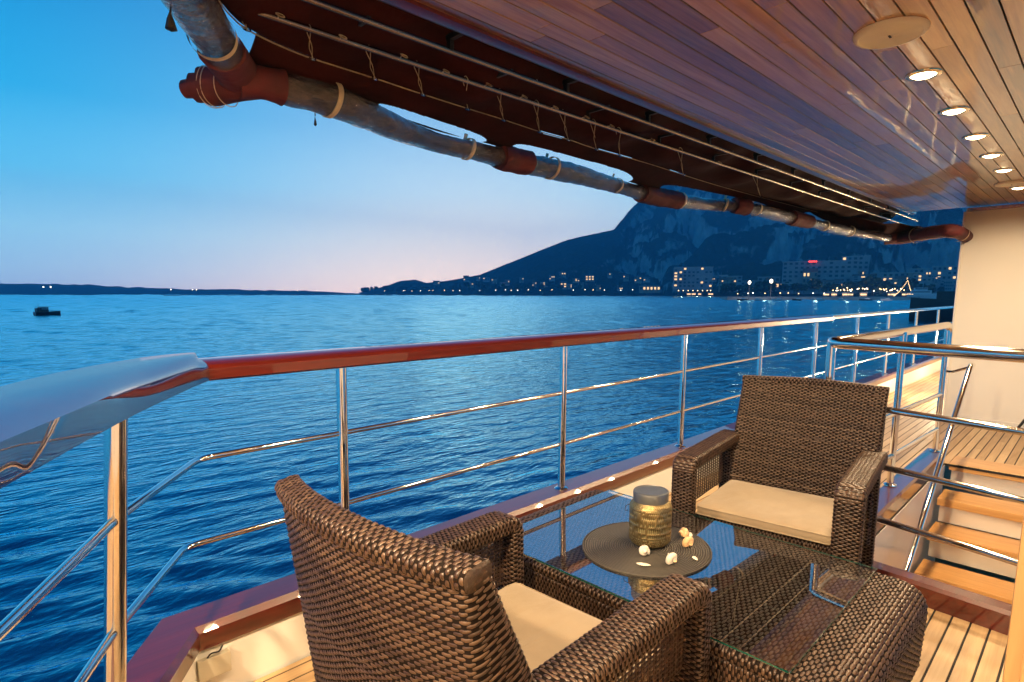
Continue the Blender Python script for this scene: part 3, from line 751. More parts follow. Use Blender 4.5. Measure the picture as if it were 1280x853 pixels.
for k, (x, L_b) in enumerate(((928, 7), (948, 5.5), (972, 8), (996, 6), (1022, 9), (1052, 6.5), (1082, 8), (1108, 7))):
    P = onz(x, 376.2, SEA)
    root = thing('moored_boat', 'small pale boat moored in front of the long stone quay', 'boat', (P[0], P[1], SEA), azel(x, HOR)[0]-math.pi/2+random.choice([0, math.pi])+random.uniform(-.2, .2), 'small boats moored along the quay')
    mb = MB(); mb.loft(hull_rings(L_b, L_b*.32, 1.0, .35)); mb.build('hull', 'hull_white' if k % 3 else 'hull_dark', root)
    MB().box((-.1*L_b, 0, 1.35), (L_b*.36, L_b*.22, .9), bev=.12).build('cabin', 'hull_white', root)
    MB().tube([(0, 0, 1), (0, 0, 1.2+L_b*.8)], .05, 6).build('mast', 'lamp_pole', root)
P = onz(1192, 402, SEA)
root = thing('moored_barge', 'dark moored barge close to the ship beside the cabin wall', 'barge', (P[0], P[1], SEA), azel(1192, HOR)[0]-math.pi/2+math.pi)
s_ = np.linalg.norm(P[:2]-EYE[:2])*math.cos(azel(1192, HOR)[0]-YAW)/F
L_ = 95*s_
mb = MB(); mb.loft(hull_rings(L_, L_*.3, 26*s_, .12)); o = mb.build('hull', 'hull_dark', root)
MB().box((-L_*.1, 0, 31*s_), (L_*.62, L_*.2, 12*s_), bev=.05).build('deckhouse', 'hull_dark', root)
MB().box((-L_*.1, 0, 33*s_), (L_*.5, L_*.205, 4*s_)).build('window', 'window_dark', root, smooth=False)

# ================================================================== THE SHIP
CZ = 2.29      # ceiling height
XF = 7.62      # forward cabin wall
# ---- teak deck, planks with black caulk between (opening for the stairwell)
SW = dict(x0=3.0, x1=5.62, y0=-.45, y1=.83)
def planks(name, x0, x1, y0, y1, wid, gap, z, mat, holes=(), th=.02, lens=(1.8, 3.4), kind='structure', edge=None):
    mb = MB(); y = y0; g = random.Random(5)
    while y < y1-1e-6:
        ya, yb = y+gap/2, min(y+wid, y1)-gap/2
        x = x0-g.uniform(0, 1.5)
        while x < x1:
            xe = x+g.uniform(*lens); a, b_ = max(x, x0), min(xe, x1)
            segs = [(a, b_)]
            for hx0, hx1, hy0, hy1 in holes:
                if ya < hy1 and yb > hy0:
                    ns = []
                    for s0, s1 in segs:
                        if s1 <= hx0 or s0 >= hx1: ns.append((s0, s1)); continue
                        if s0 < hx0: ns.append((s0, hx0))
                        if s1 > hx1: ns.append((hx1, s1))
                    segs = ns
            for s0, s1 in segs:
                if s1-s0 > .01:
                    c = .0012; s0 += .0006; s1 -= .0006
                    zt, zb = (z, z-th)
                    mb.add([(s0, ya, zb), (s1, ya, zb), (s1, yb, zb), (s0, yb, zb), (s0+c, ya+c, zt), (s1-c, ya+c, zt), (s1-c, yb-c, zt), (s0+c, yb-c, zt),
                            (s0, ya, zt-math.copysign(c, th)), (s1, ya, zt-math.copysign(c, th)), (s1, yb, zt-math.copysign(c, th)), (s0, yb, zt-math.copysign(c, th))],
                           [(4, 5, 6, 7), (8, 9, 5, 4), (9, 10, 6, 5), (10, 11, 7, 6), (11, 8, 4, 7), (0, 1, 9, 8), (1, 2, 10, 9), (2, 3, 11, 10), (3, 0, 8, 11)])
            x = xe
        y += wid
    o = mb.build(name, mat, smooth=False); o['kind'] = kind
    return o
hole = (SW['x0']-.0, SW['x1'], SW['y0'], SW['y1'])
deck = planks('deck', -3.5, 16, -3.0, 2.075, .0655, .0075, 0.0, 'deck_teak', [hole], lens=(1.6, 3.0))
mb = MB()   # caulk bed under the planks
for x0, x1, y0, y1 in ((-3.5, hole[0], -3, 2.075), (hole[1], 16, -3, 2.075), (hole[0], hole[1], hole[3], 2.075), (hole[0], hole[1], -3, hole[2])):
    mb.box(((x0+x1)/2, (y0+y1)/2, -.0125), (x1-x0, y1-y0, .019))
mb.build('deck_caulking', 'caulk', smooth=False)['kind'] = 'structure'
mb = MB(); mb.box((6, -.6, -1.75), (19, 5.2, .1)); mb.build('lower_deck', 'deck_teak', smooth=False)['kind'] = 'structure'

# ---- ceiling: varnished boards, slim dark gaps
ceil = planks('ceiling', -3.5, XF+.02, -3.0, 1.66, .0795, .0048, CZ, 'ceiling_wood', th=-.015, lens=(1.3, 2.6))
mb = MB(); mb.box(((XF-3.5)/2, -.67, CZ+.03), (XF+3.5, 4.66, .04)); mb.build('ceiling_backing', 'caulk', smooth=False)['kind'] = 'structure'
mb = MB()
prof = [(1.655, CZ-.012), (1.69, CZ-.020), (1.715, CZ-.012), (1.722, CZ+.02), (1.722, CZ+.11), (1.655, CZ+.11)]
mb.loft([[(x, y, z) for y, z in prof] for x in (-3.5, XF+.15)])
tag(mb.build('ceiling_trim', 'mahogany'), 'dark red varnished moulding along the outer edge of the wooden ceiling', 'moulding')

# ---- bulwark: white inner side, varnished capping
d2 = np.array([-.545, -.838, 0]); n2 = np.array([-.838, .545, 0])     # the aft quarter runs off this way; n2 = outboard
k0 = np.array([.474, 2.072, 0])                                       # inner corner
ko = np.array([.40, 2.235, 0])
bw = thing('bulwark', 'low white bulwark with a wide varnished red brown capping along the deck edge', 'bulwark', (3.0, 2.1, 0))
mb = MB()
pe = k0+d2*2.2
mb.loft([[(x, y, z) for z, o_ in ((-.1, 0), (.19, 0), (.19, .13), (-.1, .13)) for x, y in [p]] if False else
         [np.array(p)+np.array(n)*o_+np.array([0, 0, z]) for z, o_ in ((-.1, .012), (.192, .012), (.192, .13), (-.1, .13))]
         for p, n in ((pe, n2), (k0, np.array([-.45, .95, 0])), (np.array([16, 2.072, 0]), np.array([0, 1, 0])))])
mb.build('inner_wall', 'white_paint', bw, at=(3.0, 2.1, 0))
capp = [(0, .190), (-.006, .205), (-.006, .255), (.012, .275), (.15, .277), (.165, .262), (.165, .205), (.155, .190)]
mb = MB()
rings = []
for p, q in ((pe, pe+n2*.165), (k0, ko), (np.array([16, 2.072, 0]), np.array([16, 2.237, 0]))):
    rings.append([p+(q-p)*(o_/.165)+np.array([0, 0, z]) for o_, z in capp])
mb.loft(rings); mb.build('capping', 'mahogany', bw, at=(3.0, 2.1, 0))
mb = MB()
mb.loft([[p+n*o_+np.array([0, 0, z]) for o_, z in ((.165, .18), (.19, -.5), (.14, -3.2), (.10, -3.2), (.10, .18))] for p, n in ((pe, n2), (k0, np.array([-.45, .95, 0])), (np.array([16, 2.072, 0]), np.array([0, 1, 0])))])
mb.build('hull_plating', 'white_paint', bw, at=(3.0, 2.1, 0))
c = ony(268, 832, 2.066)
jb = thing('socket_plate', 'small beige socket plate fixed low on the white bulwark at the deck corner', 'socket', (c[0], 2.072, c[2]))
MB().box((0, -.006, 0), (.10, .022, .075), bev=.004).build('plate', 'cream_plate', jb)
MB().tube(spline([(-.02, -.008, .037), (-.01, -.02, .055), (.015, -.018, .052), (.03, -.006, .062)], 20), .003, 6).build('cable', 'dark_rubber', jb)

# ---- railing -----------------------------------------------------
YR, ZB, ZT = 2.155, 1.100, 1.152
rail = thing('deck_railing', 'long steel railing with a polished mahogany handrail round the open deck edge', 'railing', (3, YR, .277))
RA = (3, YR, .277)
# fore part of the handrail: a straight rounded cap
sec = [(-.076, .006), (-.068, -.001), (.068, -.001), (.078, .008), (.080, .040), (.066, .057), (.032, .066), (-.032, .066), (-.066, .057), (-.080, .040)]
mb = MB(); mb.loft([[(x, YR+y, ZB+z) for y, z in sec] for x in (.565, 6.6)]); mb.build('handrail', 'mahogany_rail', rail, at=RA)
mb = MB(); mb.loft([[(x, YR+y*.42, ZB+.012+z*.75) for y, z in sec] for x in (6.6, 17)]); mb.build('handrail', 'steel', rail, at=RA)
# aft quarter of the handrail: broad, swelling towards the stern
stations = [((240, 485), (240, 459), (243, 441), 1.158, 1.184), ((180, 513), (180, 477), (190, 445.5), 1.163, 1.192), ((112, 549), (112, 506), (141, 453), 1.166, 1.198), ((50, 584), (50, 533), (72, 466), 1.168, 1.203), ((0, 612), (0, 555), (0, 483.5), 1.170, 1.205)]
rings = []
def cap_ring(A, B, Cc):
    out = (A-Cc)*[1, 1, 0]; out /= np.linalg.norm(out); upz = np.array([0, 0, 1.0]); W_ = Cc-B; D = Cc-out*.035; D[2] = ZB+.012
    E_ = Cc-out*.03-upz*.022
    return [A, A+(B-A)*.10+out*.004, A+(B-A)*.5+out*.008, A+(B-A)*.86+out*.005, B, B+W_*.10+upz*.006, B+W_*.35+upz*.012, B+W_*.7+upz*.008, Cc, Cc-out*.02-upz*.006, E_, D, A+(D-A)*.7, A+(D-A)*.2]
rings.append(cap_ring(np.array([.575, YR-.074, ZB]), np.array([.575, YR-.074, ZB+.052]), np.array([.545, YR+.02, ZB+.068])))
for ib, it, ot, zb_, zc_ in stations:
    rings.append(cap_ring(onz(*ib, ZB), onz(*ib, ZB)*.35+onz(*it, zb_)*.65+np.array([0, 0, (zb_-ZB)*.35]), onz(*ot, zc_)))
v0 = rings[-1][0]-rings[-2][0]; v0 = v0/np.linalg.norm(v0)
last = rings[-1]; w6 = [p.copy() for p in last]
for stp in (.3, .8, 1.5): rings.append([p+np.array([v0[0]*.9, v0[1], 0])*stp for p in w6])
R2 = [np.array(r) for r in rings]
dense = []
arr = np.array(R2)
for j in range(arr.shape[1]): dense.append(spline(arr[:, j], 72))
dense = np.array(dense).transpose(1, 0, 2)
mb = MB(); mb.loft(list(dense)); mb.build('handrail', 'mahogany_dark', rail, at=RA)
def post(top, base, r=.0205, flange=True):
    mb = MB(); mb.tube([base, top], r, 18)
    if flange:
        mb.lathe([(0, .012), (r, .012), (.034, .007), (.040, .002), (.040, -.004), (0, -.004)], base, 24)
    return mb.build('post', 'steel', rail, at=RA)
for x in (1.058, 2.375, 3.67, 4.96, 6.30, 7.70, 9.1, 10.75, 12.4, 14.0):
    post((x+.012, YR+.003, ZB+.004), (x-.02, YR-.012, .278), .0205)
P2t, P2b = np.array([.262, 1.690, ZB+.01]), np.array([.195, 1.745, .277])
post(P2t, P2b, .024)
def p2(z): return P2b+(P2t-P2b)*((z-.277)/(ZB+.01-.277))
for z, cor, aft in ((.829, (.545, YR, .829), onz(0, 790, .829)), (.535, (.482, YR, .535), onz(100, 853, .535))):
    q = p2(z); v = (aft-q)/np.linalg.norm(aft-q)
    pts = fillet([np.array([17, YR, z]), np.array(cor), q, q+v*1.6], .05, 7)
    if z > .6:
        mb = MB(); mb.tube(pts, .0115, 12)
    else:
        mb = MB(); mb.tube(pts, .0115, 12)
    mb.build('rail_bar', 'steel', rail, at=RA)

# ---- forward cabin wall and the saloon side beyond the frame
cw = thing('cabin_wall', 'cream painted cabin wall closing the deck behind the stairwell', 'wall', (XF, 0, 0))
MB().box((.05, -.9, CZ/2), (.1, 4.14, CZ-.012), bev=.02).build('panel', 'cabin_white', cw)
MB().box((-.008, -.9, CZ-.03), (.02, 4.1, .035)).build('cornice', 'ceiling_wood', cw, smooth=False)
MB().box((-.006, -.9, .03), (.016, 4.1, .05)).build('skirting', 'white_paint', cw, smooth=False)
MB().tube([(-.004, 1.176, .02), (-.004, 1.176, CZ-.05)], .012, 8).build('corner_bead', 'white_paint', cw)
MB().box((4.3, 1.12, CZ/2), (8.4, .1, CZ-.012)).build('side_panel', 'cabin_white', cw, smooth=False)
for k, x in enumerate((9.0, 11.2, 13.6)):
    wl = thing('bulkhead_lamp', 'round lamp on the outboard side of the cabin, out of sight beyond its corner', 'wall lamp', (x, 1.18, .62), 0, 'lamps along the outboard cabin side')
    MB().lathe([(0, 0), (.09, 0), (.09, .02), (.07, .05), (0, .06)], (0, 0, 0), 24).build('housing', 'lamp_bezel', wl); wl.rotation_euler = (-math.pi/2, 0, 0)
    l = bpy.data.lights.new('bulkhead_beam', 'POINT'); l.energy = 110; l.color = (1, .76, .46); l.shadow_soft_size = .06
    lo = bpy.data.objects.new('bulkhead_beam', l); COL.objects.link(lo); lo.location = (x, 1.30, .62)
pl = thing('teak_pillar', 'blurred upright of honey coloured teak at the right edge of the view', 'pillar', (1.52, .005, 0))
MB().box((0, 0, CZ/2), (.10, .145, CZ-.01), bev=.008).build('upright', 'pillar_teak', pl)
MB().box((-.055, .02, CZ/2), (.014, .05, CZ-.02), bev=.004).build('bead', 'pillar_teak', pl)
sw_ = thing('saloon_wall', 'cream painted saloon side wall running aft from the teak pillar', 'wall', (-1, -.75, 0))
MB().box((0, -.05, CZ/2), (5.0, .1, CZ-.012)).build('panel', 'cabin_white', sw_, smooth=False)

# ---- stairwell: coamings, stringers, treads
cm = thing('stairwell_coaming', 'glossy red brown sill framing the opening of the stairwell', 'coaming', (SW['x0'], SW['y1'], 0))
ca = np.array([SW['x0'], SW['y1'], 0])
cp = [(0, 0), (0, .085), (.012, .10), (.085, .10), (.097, .085), (.097, 0)]
mb = MB(); mb.loft([[np.array([x0_+o_, y, z]) for o_, z in cp] for y, x0_ in ((SW['y1']+.09, SW['x0']-.055), (-.45, SW['x0']-.17))]); mb.build('near_sill', 'mahogany', cm, at=ca)
mb = MB(); mb.loft([[np.array([x, SW['y1']+o_+.001, z+.003]) for o_, z in [(0, -.20), (0, .085), (.012, .10), (.125, .10), (.137, .085), (.137, 0)]] for x in (SW['x0']-.08, SW['x1'])]); mb.build('side_sill', 'mahogany', cm, at=ca)
stc = thing('staircase', 'steep staircase of thick teak treads on white risers leading below', 'staircase', (SW['x1'], .2, 0))
sa = np.array([SW['x1'], .2, 0])
for k, (xn, z) in enumerate([(5.64, 0.004), (5.27, -.20), (5.0, -.40), (4.67, -.60), (4.40, -.80), (4.12, -1.0), (3.84, -1.2), (3.56, -1.4)]):
    MB().box((xn+.14, .175, z-.03), (.30, 1.25, .06), bev=.008).build('tread', 'tread_teak', stc, at=sa)
    MB().box((xn+.045, .175, z-.13), (.02, 1.22, .136)).build('riser', 'white_paint', stc, smooth=False, at=sa)
MB().add([(5.64, SW['y1']-.003, -.02), (2.75, SW['y1']-.003, -.02), (2.75, SW['y1']-.003, -1.7), (5.64, SW['y1']-.003, -1.7), (5.64, SW['y1']+.05, -.02), (2.75, SW['y1']+.05, -.02), (2.75, SW['y1']+.05, -1.7), (5.64, SW['y1']+.05, -1.7)],
         [(0, 1, 2, 3), (7, 6, 5, 4), (0, 4, 5, 1), (3, 2, 6, 7), (0, 3, 7, 4), (1, 5, 6, 2)]).build('stringer', 'white_paint', stc, smooth=False, at=sa)
MB().box((4.2, -.47, -.85), (2.9, .04, 1.7)).build('stringer', 'white_paint', stc, smooth=False, at=sa)
MB().box((3.06, .2, -.9), (.04, 1.24, 1.76)).build('bulkhead', 'white_paint', stc, smooth=False, at=sa)
# ---- guard rail round the stairwell
gr = thing('stairwell_guard', 'polished steel guard rail wrapped round the head of the stairs', 'railing', (2.78, .88, .1))
ga_ = np.array([2.78, .88, .1])
GZ = 1.137
n0 = np.array([3.12, 1.0, GZ]); n1 = np.array([2.92, -.12, GZ-.002])
f1 = np.array([5.45, .885, GZ])
top = fillet([f1+[.12, 0, -.22], f1+[.12, 0, 0], n0, n1], .08, 10)
MB().tube(top, .028, 16).build('top_rail', 'steel', gr, at=ga_)
MB().tube([n0+[.012, -.012, 0], (3.135, .985, .0)], .022, 16).build('post', 'steel', gr, at=ga_)
for x, yy in ((4.32, .928), (5.55, .89)):
    mb = MB(); mb.tube([(x, yy, .102), (x, yy, GZ)], .021, 16); mb.lathe([(.021, .014), (.04, .006), (.042, 0), (0, 0)], (x, yy, .105), 20); mb.build('post', 'steel', gr, at=ga_)
mb = MB(); mb.tube([(n1[0]+.01, n1[1]+.03, .09), n1+[.01, .03, 0]], .021, 16); mb.build('post', 'steel', gr, at=ga_)
for z in (.83, .55, .285):
    MB().tube([np.array([3.12, 1.0, z+.01]), np.array([2.92, -.12, z-.005])], .0155, 12).build('rail_bar', 'steel', gr, at=ga_)
for z in (.60, .31):
    MB().tube([np.array([3.13, .99, z]), np.array([4.32, .928, z]), np.array([5.55, .89, z-.02])], .0155, 12).build('rail_bar', 'steel', gr, at=ga_)
hr = thing('stair_handrail', 'slanting steel handrail going down the left side of the stairs', 'handrail', (3.9, .72, -.3))
A, B = ony(1213, 458, .70), ony(1130, 722, .72)
MB().tube(fillet([A+[.10, 0, .0], A, B, B+(B-A)*.25], .04), .019, 14).tube([A+[.05, 0, -.01], A+[.05, .12, -.06], (A[0]+.06, .86, A[2]-.06)], .010, 8).build('tube', 'steel', hr, at=(3.9, .72, -.3))
# folded dark prop leaning on the cabin wall
a_, b_ = onx(1290, 515, 7.5), onx(1268, 543, 7.35)
b_[2] = max(b_[2], .012)
MB_ = MB(); MB_.tube([a_, b_], .013, 8)
MB_.lathe([(0, -.012), (.02, -.012), (.022, .02), (.012, .03), (0, .03)], b_, 12)
tag(MB_.build('door_prop', 'dark_rubber'), 'thin black rod slanting down to the deck at the foot of the cabin wall', 'rod')

# ---- ceiling lamps and speakers
LY = .648
def downlight(x, seen=True):
    root = thing('downlight', 'round brass rimmed downlight glowing in the varnished ceiling', 'ceiling lamp', (x, LY, CZ), 0, 'downlights along the ceiling')
    MB().lathe([(.046, -.004), (.049, -.008), (.058, -.008), (.066, -.004), (.067, -.0005), (.046, -.0005)], (0, 0, 0), 36).build('rim', 'lamp_bezel', root)
    MB().lathe([(0, -.017), (.018, -.0155), (.034, -.011), (.0465, -.004), (.0465, -.001), (0, -.001)], (0, 0, 0), 28).build('diffuser', 'lamp_glow', root)
    return root
def bulb(x, e):
    l = bpy.data.lights.new('downlight_beam', 'SPOT'); l.energy = e; l.color = (1, .72, .42); l.spot_size = math.radians(174); l.spot_blend = .35; l.shadow_soft_size = .045
    lo = bpy.data.objects.new('downlight_beam', l); COL.objects.link(lo); lo.location = (x, LY, CZ-.03)
LX = [-1.65, -.9, -.25, .40, 1.05, 1.70, 2.95, 3.62, 4.28, 4.92, 5.56, 6.55]
d0 = downlight(2.95)
for x in LX:
    bulb(x, 430 if x < -.5 else 110 if x < 0 else 48 if x < 1.2 else 78 if x < 2 else 94 if x < 6 else 42)
    if x != 2.95: o = copy_tree(d0); o.location = (x, LY, CZ)
ORD = {2.95: 'round brass rimmed downlight nearest to the big ceiling speaker, largest of the row'}
d0['label'] = ORD[2.95]
def speaker(x, y, lab):
    root = thing('ceiling_speaker', lab, 'speaker', (x, y, CZ))
    mb = MB(); mb.lathe([(.096, -.012), (.100, -.016), (.110, -.014), (.117, -.006), (.118, -.0005), (.096, -.0005)], (0, 0, 0), 48); mb.build('rim', 'grille', root)
    prof = []
    mb = MB()
    for k in range(22):
        r0 = .0045*k; prof += [(r0, -.0125-.0015*(1-k/22)), (r0+.0024, -.0125-.0015*(1-k/22)), (r0+.0026, -.0105), (r0+.0043, -.0105)]
    mb.lathe(prof, (0, 0, 0), 40); mb.build('grille', 'grille', root)
    MB().box((0, 0, -.0155), (.022, .007, .002)).build('badge', 'dark_bracket', root, smooth=False)
    return root
speaker(2.41, .643, 'large round cream speaker grille set in the near part of the ceiling')
speaker(6.25, .665, 'small looking round cream speaker far along the row of ceiling lamps')

# ---- awning: burgundy cloth, frame tubes, lacing, rolled clear curtains
def row(pts, z, n): return spline([onz(x, y, zz) for (x, y), zz in zip(pts, z)], n)
ROPE = [(262, -22), (276, 2), (290, 19), (308, 34), (345, 53), (390, 71), (468, 96), (528, 116), (584, 134), (629, 148), (674, 163), (710, 173), (745, 185), (812, 204), (900, 232), (1000, 259), (1085, 281)]
rope_p = spline([onz(x, y, 2.20) for x, y in ROPE], 160)
ROLLN = [(352, 106), (372, 115), (430, 129), (500, 152), (560, 171), (640, 195)]
rollz = lambda x: np.interp(x, [300, 900, 1050, 1110, 1215], [2.10, 2.10, 2.06, 2.02, 1.97])
ROLL = [(300, 100), (345, 108), (430, 130), (480, 153), (540, 176), (600, 190), (640, 200), (700, 213), (760, 229), (820, 246), (880, 255), (930, 259), (1000, 275), (1060, 289), (1110, 297)]
roll_p = spline([onz(x, y, rollz(x)) for x, y in ROLL], 200)
aw = thing('awning', 'dark burgundy canvas awning stretched out from the ceiling edge', 'awning', (3.5, 1.9, 2.2)); awl = (3.5, 1.9, 2.2)
n_u = 900
rp, _ = resample(rope_p, np.linspace(0, 1, n_u)); rl, _ = resample(roll_p, np.linspace(0, 1, n_u))
# inner cloth from the roof edge to the lacing
xs = rp[:, 0]
inner = np.stack([xs, np.full(n_u, 1.735), np.full(n_u, 2.40)], -1)
G = np.array([[inner[i]*(1-u)+rp[i]*u+np.array([0, 0, -.05*math.sin(math.pi*u)*(1+.3*math.sin(i*.10))+.022*math.sin(math.pi*u)*math.sin(i*.06+3*u)]) for u in np.linspace(0, 1, 9)] for i in range(0, n_u, 4)])
mb = MB(); mb.sheet(G); mb.sheet(np.array([[(.10, 1.735, 2.40), (.30, 1.45, 2.24)], [tuple(inner[0]), tuple(rp[0])]]))
mb.build('canopy', 'canvas', aw, at=awl)
# outer cloth (valance) from lacing to the roll, with the open slits
def pixof(P):
    v = np.asarray(P)-EYE; d = v@FW
    return np.stack([PCX+F*(v@RT)/d, PCY-F*(v@UP)/d], -1)
# slits are measured along the cloth: (start, end, v0, v1) with v from lacing (0) to roll (1)
n_v = 56; us = np.linspace(0, 1, n_u)
# valance param by x position, so lacing and roll points pair up squarely
xr = np.linspace(max(rp[0, 0], rl[0, 0]), min(rp[-1, 0], rl[-1, 0]), n_u)
def atx(P, x): o_ = np.argsort(P[:, 0]); return np.stack([x, np.interp(x, P[o_, 0], P[o_, 1]), np.interp(x, P[o_, 0], P[o_, 2])], -1)
ru, rv = atx(rp, xr), atx(rl, xr)
# x along the ship of slit ends, seen between lacing and roll
SLITS = [(1.13, 1.19, .93, 1.24), (1.28, 1.72, .60, .80)]
Gv = np.zeros((n_u, n_v, 3))
for j, u in enumerate(np.linspace(0, 1, n_v)):
    Gv[:, j] = ru*(1-u)+(rv+[0, 0, .05])*u+np.array([0, 0, 1])*(-.02*math.sin(math.pi*u))
px_ = pixof(Gv.reshape(-1, 3)).reshape(n_u, n_v, 2)
HOLES = [((472, 132), (607, 176), 5.0), ((641, 184), (790, 224), 7.5), ((826, 235), (962, 262), 6.5), ((1005, 268), (1060, 279), 4), ((402, 70), (445, 84), 2.6), ((677, 162), (706, 170), 4), ((748, 184), (792, 196), 3.5), ((838, 210), (860, 216), 4), ((940, 240), (952, 243), 3), ((1065, 276), (1085, 282), 4)]
keep = np.ones((n_u, n_v), bool)
for (ax, ay), (bx_, by), hw in HOLES:
    a = np.array([ax, ay]); d = np.array([bx_-ax, by-ay]); L = np.linalg.norm(d); d = d/L; q = px_-a
    s = q@d; w = q@np.array([-d[1], d[0]])
    keep &= ~((np.abs(w) < hw*np.sqrt(np.clip(1-np.abs(2*s/L-1)**6, 0, 1))) & (s > 0) & (s < L))
V = Gv.reshape(-1, 3); Fq = [(i*n_v+j, i*n_v+j+1, (i+1)*n_v+j+1, (i+1)*n_v+j) for i in range(n_u-1) for j in range(n_v-1) if keep[i, j] and keep[i+1, j] and keep[i, j+1] and keep[i+1, j+1]]
mb = MB(); mb.add(V, Fq); mb.build('valance', 'canvas', aw, at=awl)
gt = spline([onz(1000, 256, 2.24), onz(1050, 268, 2.22), onz(1100, 278, 2.17), onz(1135, 281, 2.14), onz(1152, 284, 2.12), onz(1172, 284, 2.10)], 30)
gb = spline([onz(1040, 279, 2.09), onz(1075, 289, 2.06), onz(1108, 296, 2.05), onz(1135, 297, 2.05), onz(1165, 292, 2.05), onz(1192, 289, 2.04)], 30)
k_ = min(len(gt), len(gb)); mb = MB(); mb.sheet(np.array([[gt[i]*(1-u)+gb[i]*u+np.array([0, 0, -.02*math.sin(math.pi*u)+.008*math.sin(i*.9)]) for u in np.linspace(0, 1, 8)] for i in range(k_)]))
mb.build('end_gusset', 'canvas', aw, at=awl)
# frame tubes and their brackets
fr = thing('tube_frame', 'pair of slim steel tubes with brackets carrying the awning', 'tube frame', (3.5, 1.8, 2.2)); fa = (3.5, 1.8, 2.2)
t1a, t1b = onz(387, 0, 2.25), onz(1147, 276, 2.25); t2a, t2b = onz(282, 2, 2.22), onz(1137, 283, 2.22)
def ext_(a, b_, k0_, k1_): return [a+(b_-a)*k0_, a+(b_-a)*.5, a+(b_-a)*k1_]
MB().tube(ext_(t1a, t1b, -.5, 1.0), .010, 12).build('tube', 'bronze_tube', fr, at=fa)
MB().tube(ext_(t2a, t2b, -.3, 1.0), .010, 12).build('tube', 'bronze_tube', fr, at=fa)
for x in np.arange(.75, 7.2, .62):
    y1 = np.interp(x, [t1a[0], t1b[0]], [t1a[1], t1b[1]])
    y2 = np.interp(x, [t2a[0], t2b[0]], [t2a[1], t2b[1]])
    MB().box((x, (y1+1.70)/2, 2.295), (.018, abs(y1-1.70)+.03, .02)).box((x, y1, 2.275), (.018, .02, .05)).build('bracket', 'dark_bracket', fr, smooth=False, at=fa)
    MB().box((x+.3, (y2+y1)/2, 2.26), (.012, abs(y2-y1)+.01, .012)).box((x+.3, y2, 2.245), (.012, .016, .04)).build('bracket', 'dark_bracket', fr, smooth=False, at=fa)
lr_ = thing('lacing_rope', 'thin tan rope laced through rings between awning cloth and tube', 'rope', (3.5, 1.9, 2.2))
rl2 = rope_p.copy(); rl2[:, 2] -= .006
MB().tube(rl2, .0026, 6).build('line', 'rope', lr_, at=awl)
rq = pixof(rl2)
for k, X in enumerate([307, 350, 390, 430, 467, 500, 528, 557, 584, 607, 629, 652, 674, 692, 710, 728, 745, 761, 776, 812, 852, 898, 948]):
    i = int(np.argmin(abs(rq[:, 0]-X))); p = rl2[i]; q = onz(X-5+rng.uniform(-3, 3), 2+.3287*(X-5-282), 2.222)
    s_ = max(.45, 1-.0007*(X-260)) if False else 1.0
    dn = np.array([0, 0, -.006])
    if k % 2 == 0:
        mb = MB(); mb.tube(fillet([p, q*.5+p*.5+dn+[.006, 0, 0], q+[0, .017, 0], q+[0, 0, .017], q+[0, -.018, -.002], q*.5+p*.5+dn*2-[.006, 0, 0], p+[.003, 0, .002]], .02, 4), .0017, 5)
    else:
        mb = MB()
        a = np.linspace(0, 2*np.pi, 12, endpoint=False); q2 = q+[-.01, -.055, -.012]
        mb.tube([q2+np.array([math.cos(t_)*.012, math.sin(t_)*.010, math.sin(t_)*.008]) for t_ in a], .0022, 5, closed=True)
        mb.tube([q2+[0, .012, .004], q+[0, -.016, -.004]], .0022, 5)
    mb.build('loop', 'rope', lr_, at=awl)
    if k % 2: continue
    a = np.linspace(0, 2*np.pi, 14, endpoint=False)
    mb = MB(); mb.tube([p+np.array([math.cos(t_)*.011, math.sin(t_)*.009, math.sin(t_)*.007]) for t_ in a], .0035, 6, closed=True); mb.build('ring', 'steel', lr_, at=awl)
# rolled clear curtain along the side
def roll(name, P, rad, mat, parent, at, seed=1, seg=26, wob=.1):
    P = np.asarray(P); n = len(P); g = np.random.default_rng(seed); T = np.gradient(P, axis=0); T /= np.linalg.norm(T, axis=1)[:, None]
    s = np.r_[0, np.cumsum(np.linalg.norm(np.diff(P, axis=0), axis=1))]
    up_ = np.array([0, 0, 1.0]); rings = []
    a = np.linspace(0, 2*np.pi, seg, endpoint=False)
    for i in range(n):
        u = np.cross(T[i], up_); u /= np.linalg.norm(u); w = np.cross(u, T[i])
        rr = (rad(s[i]/s[-1]) if callable(rad) else rad)
        m_ = 1+wob*(fbm(np.full(seg, s[i]*2.4+seed), np.cos(a)*1.3+3, 3)-.5)*2+wob*.6*(fbm(np.full(seg, s[i]*9+seed), np.sin(a)*2+7, 3, True)-.5)*2
        if mat == 'clear_vinyl':      # the free edge of the rolled sheet and the creases running along it
            lip = np.mod(a-2.2-.5*math.sin(s[i]*1.7+seed), 2*np.pi)/(2*np.pi)
            m_ = m_*(1.08-.17*lip)+.035*np.sin(5*a+s[i]*3.1)*np.sin(s[i]*5.3+a)+.05*(fbm(np.full(seg, s[i]*26+seed), np.cos(a)*3.1+9, 3, True)-.5)
        rings.append(P[i]+(rr*m_*np.cos(a))[:, None]*u+(rr*.92*m_*np.sin(a))[:, None]*w)
    mb = MB(); mb.loft(rings); o = mb.build(name, mat, parent, at=at); return o
cr = thing('rolled_curtain', 'long rolled up clear plastic curtain hanging along the awning edge', 'rolled curtain', tuple(roll_p[60])); cra = tuple(roll_p[60])
full, _ = resample(roll_p, np.linspace(0, 1, 420))
def rpos(x):   # station on the roll seen at photo column x
    q = pixof(full); return int(np.argmin(abs(q[:, 0]-x)))
def rad(u): return .054-.004*u+.007*math.sin(u*31)
roll('roll', full[rpos(343):], rad, 'clear_vinyl', cr, cra, 4, seg=64, wob=.17)
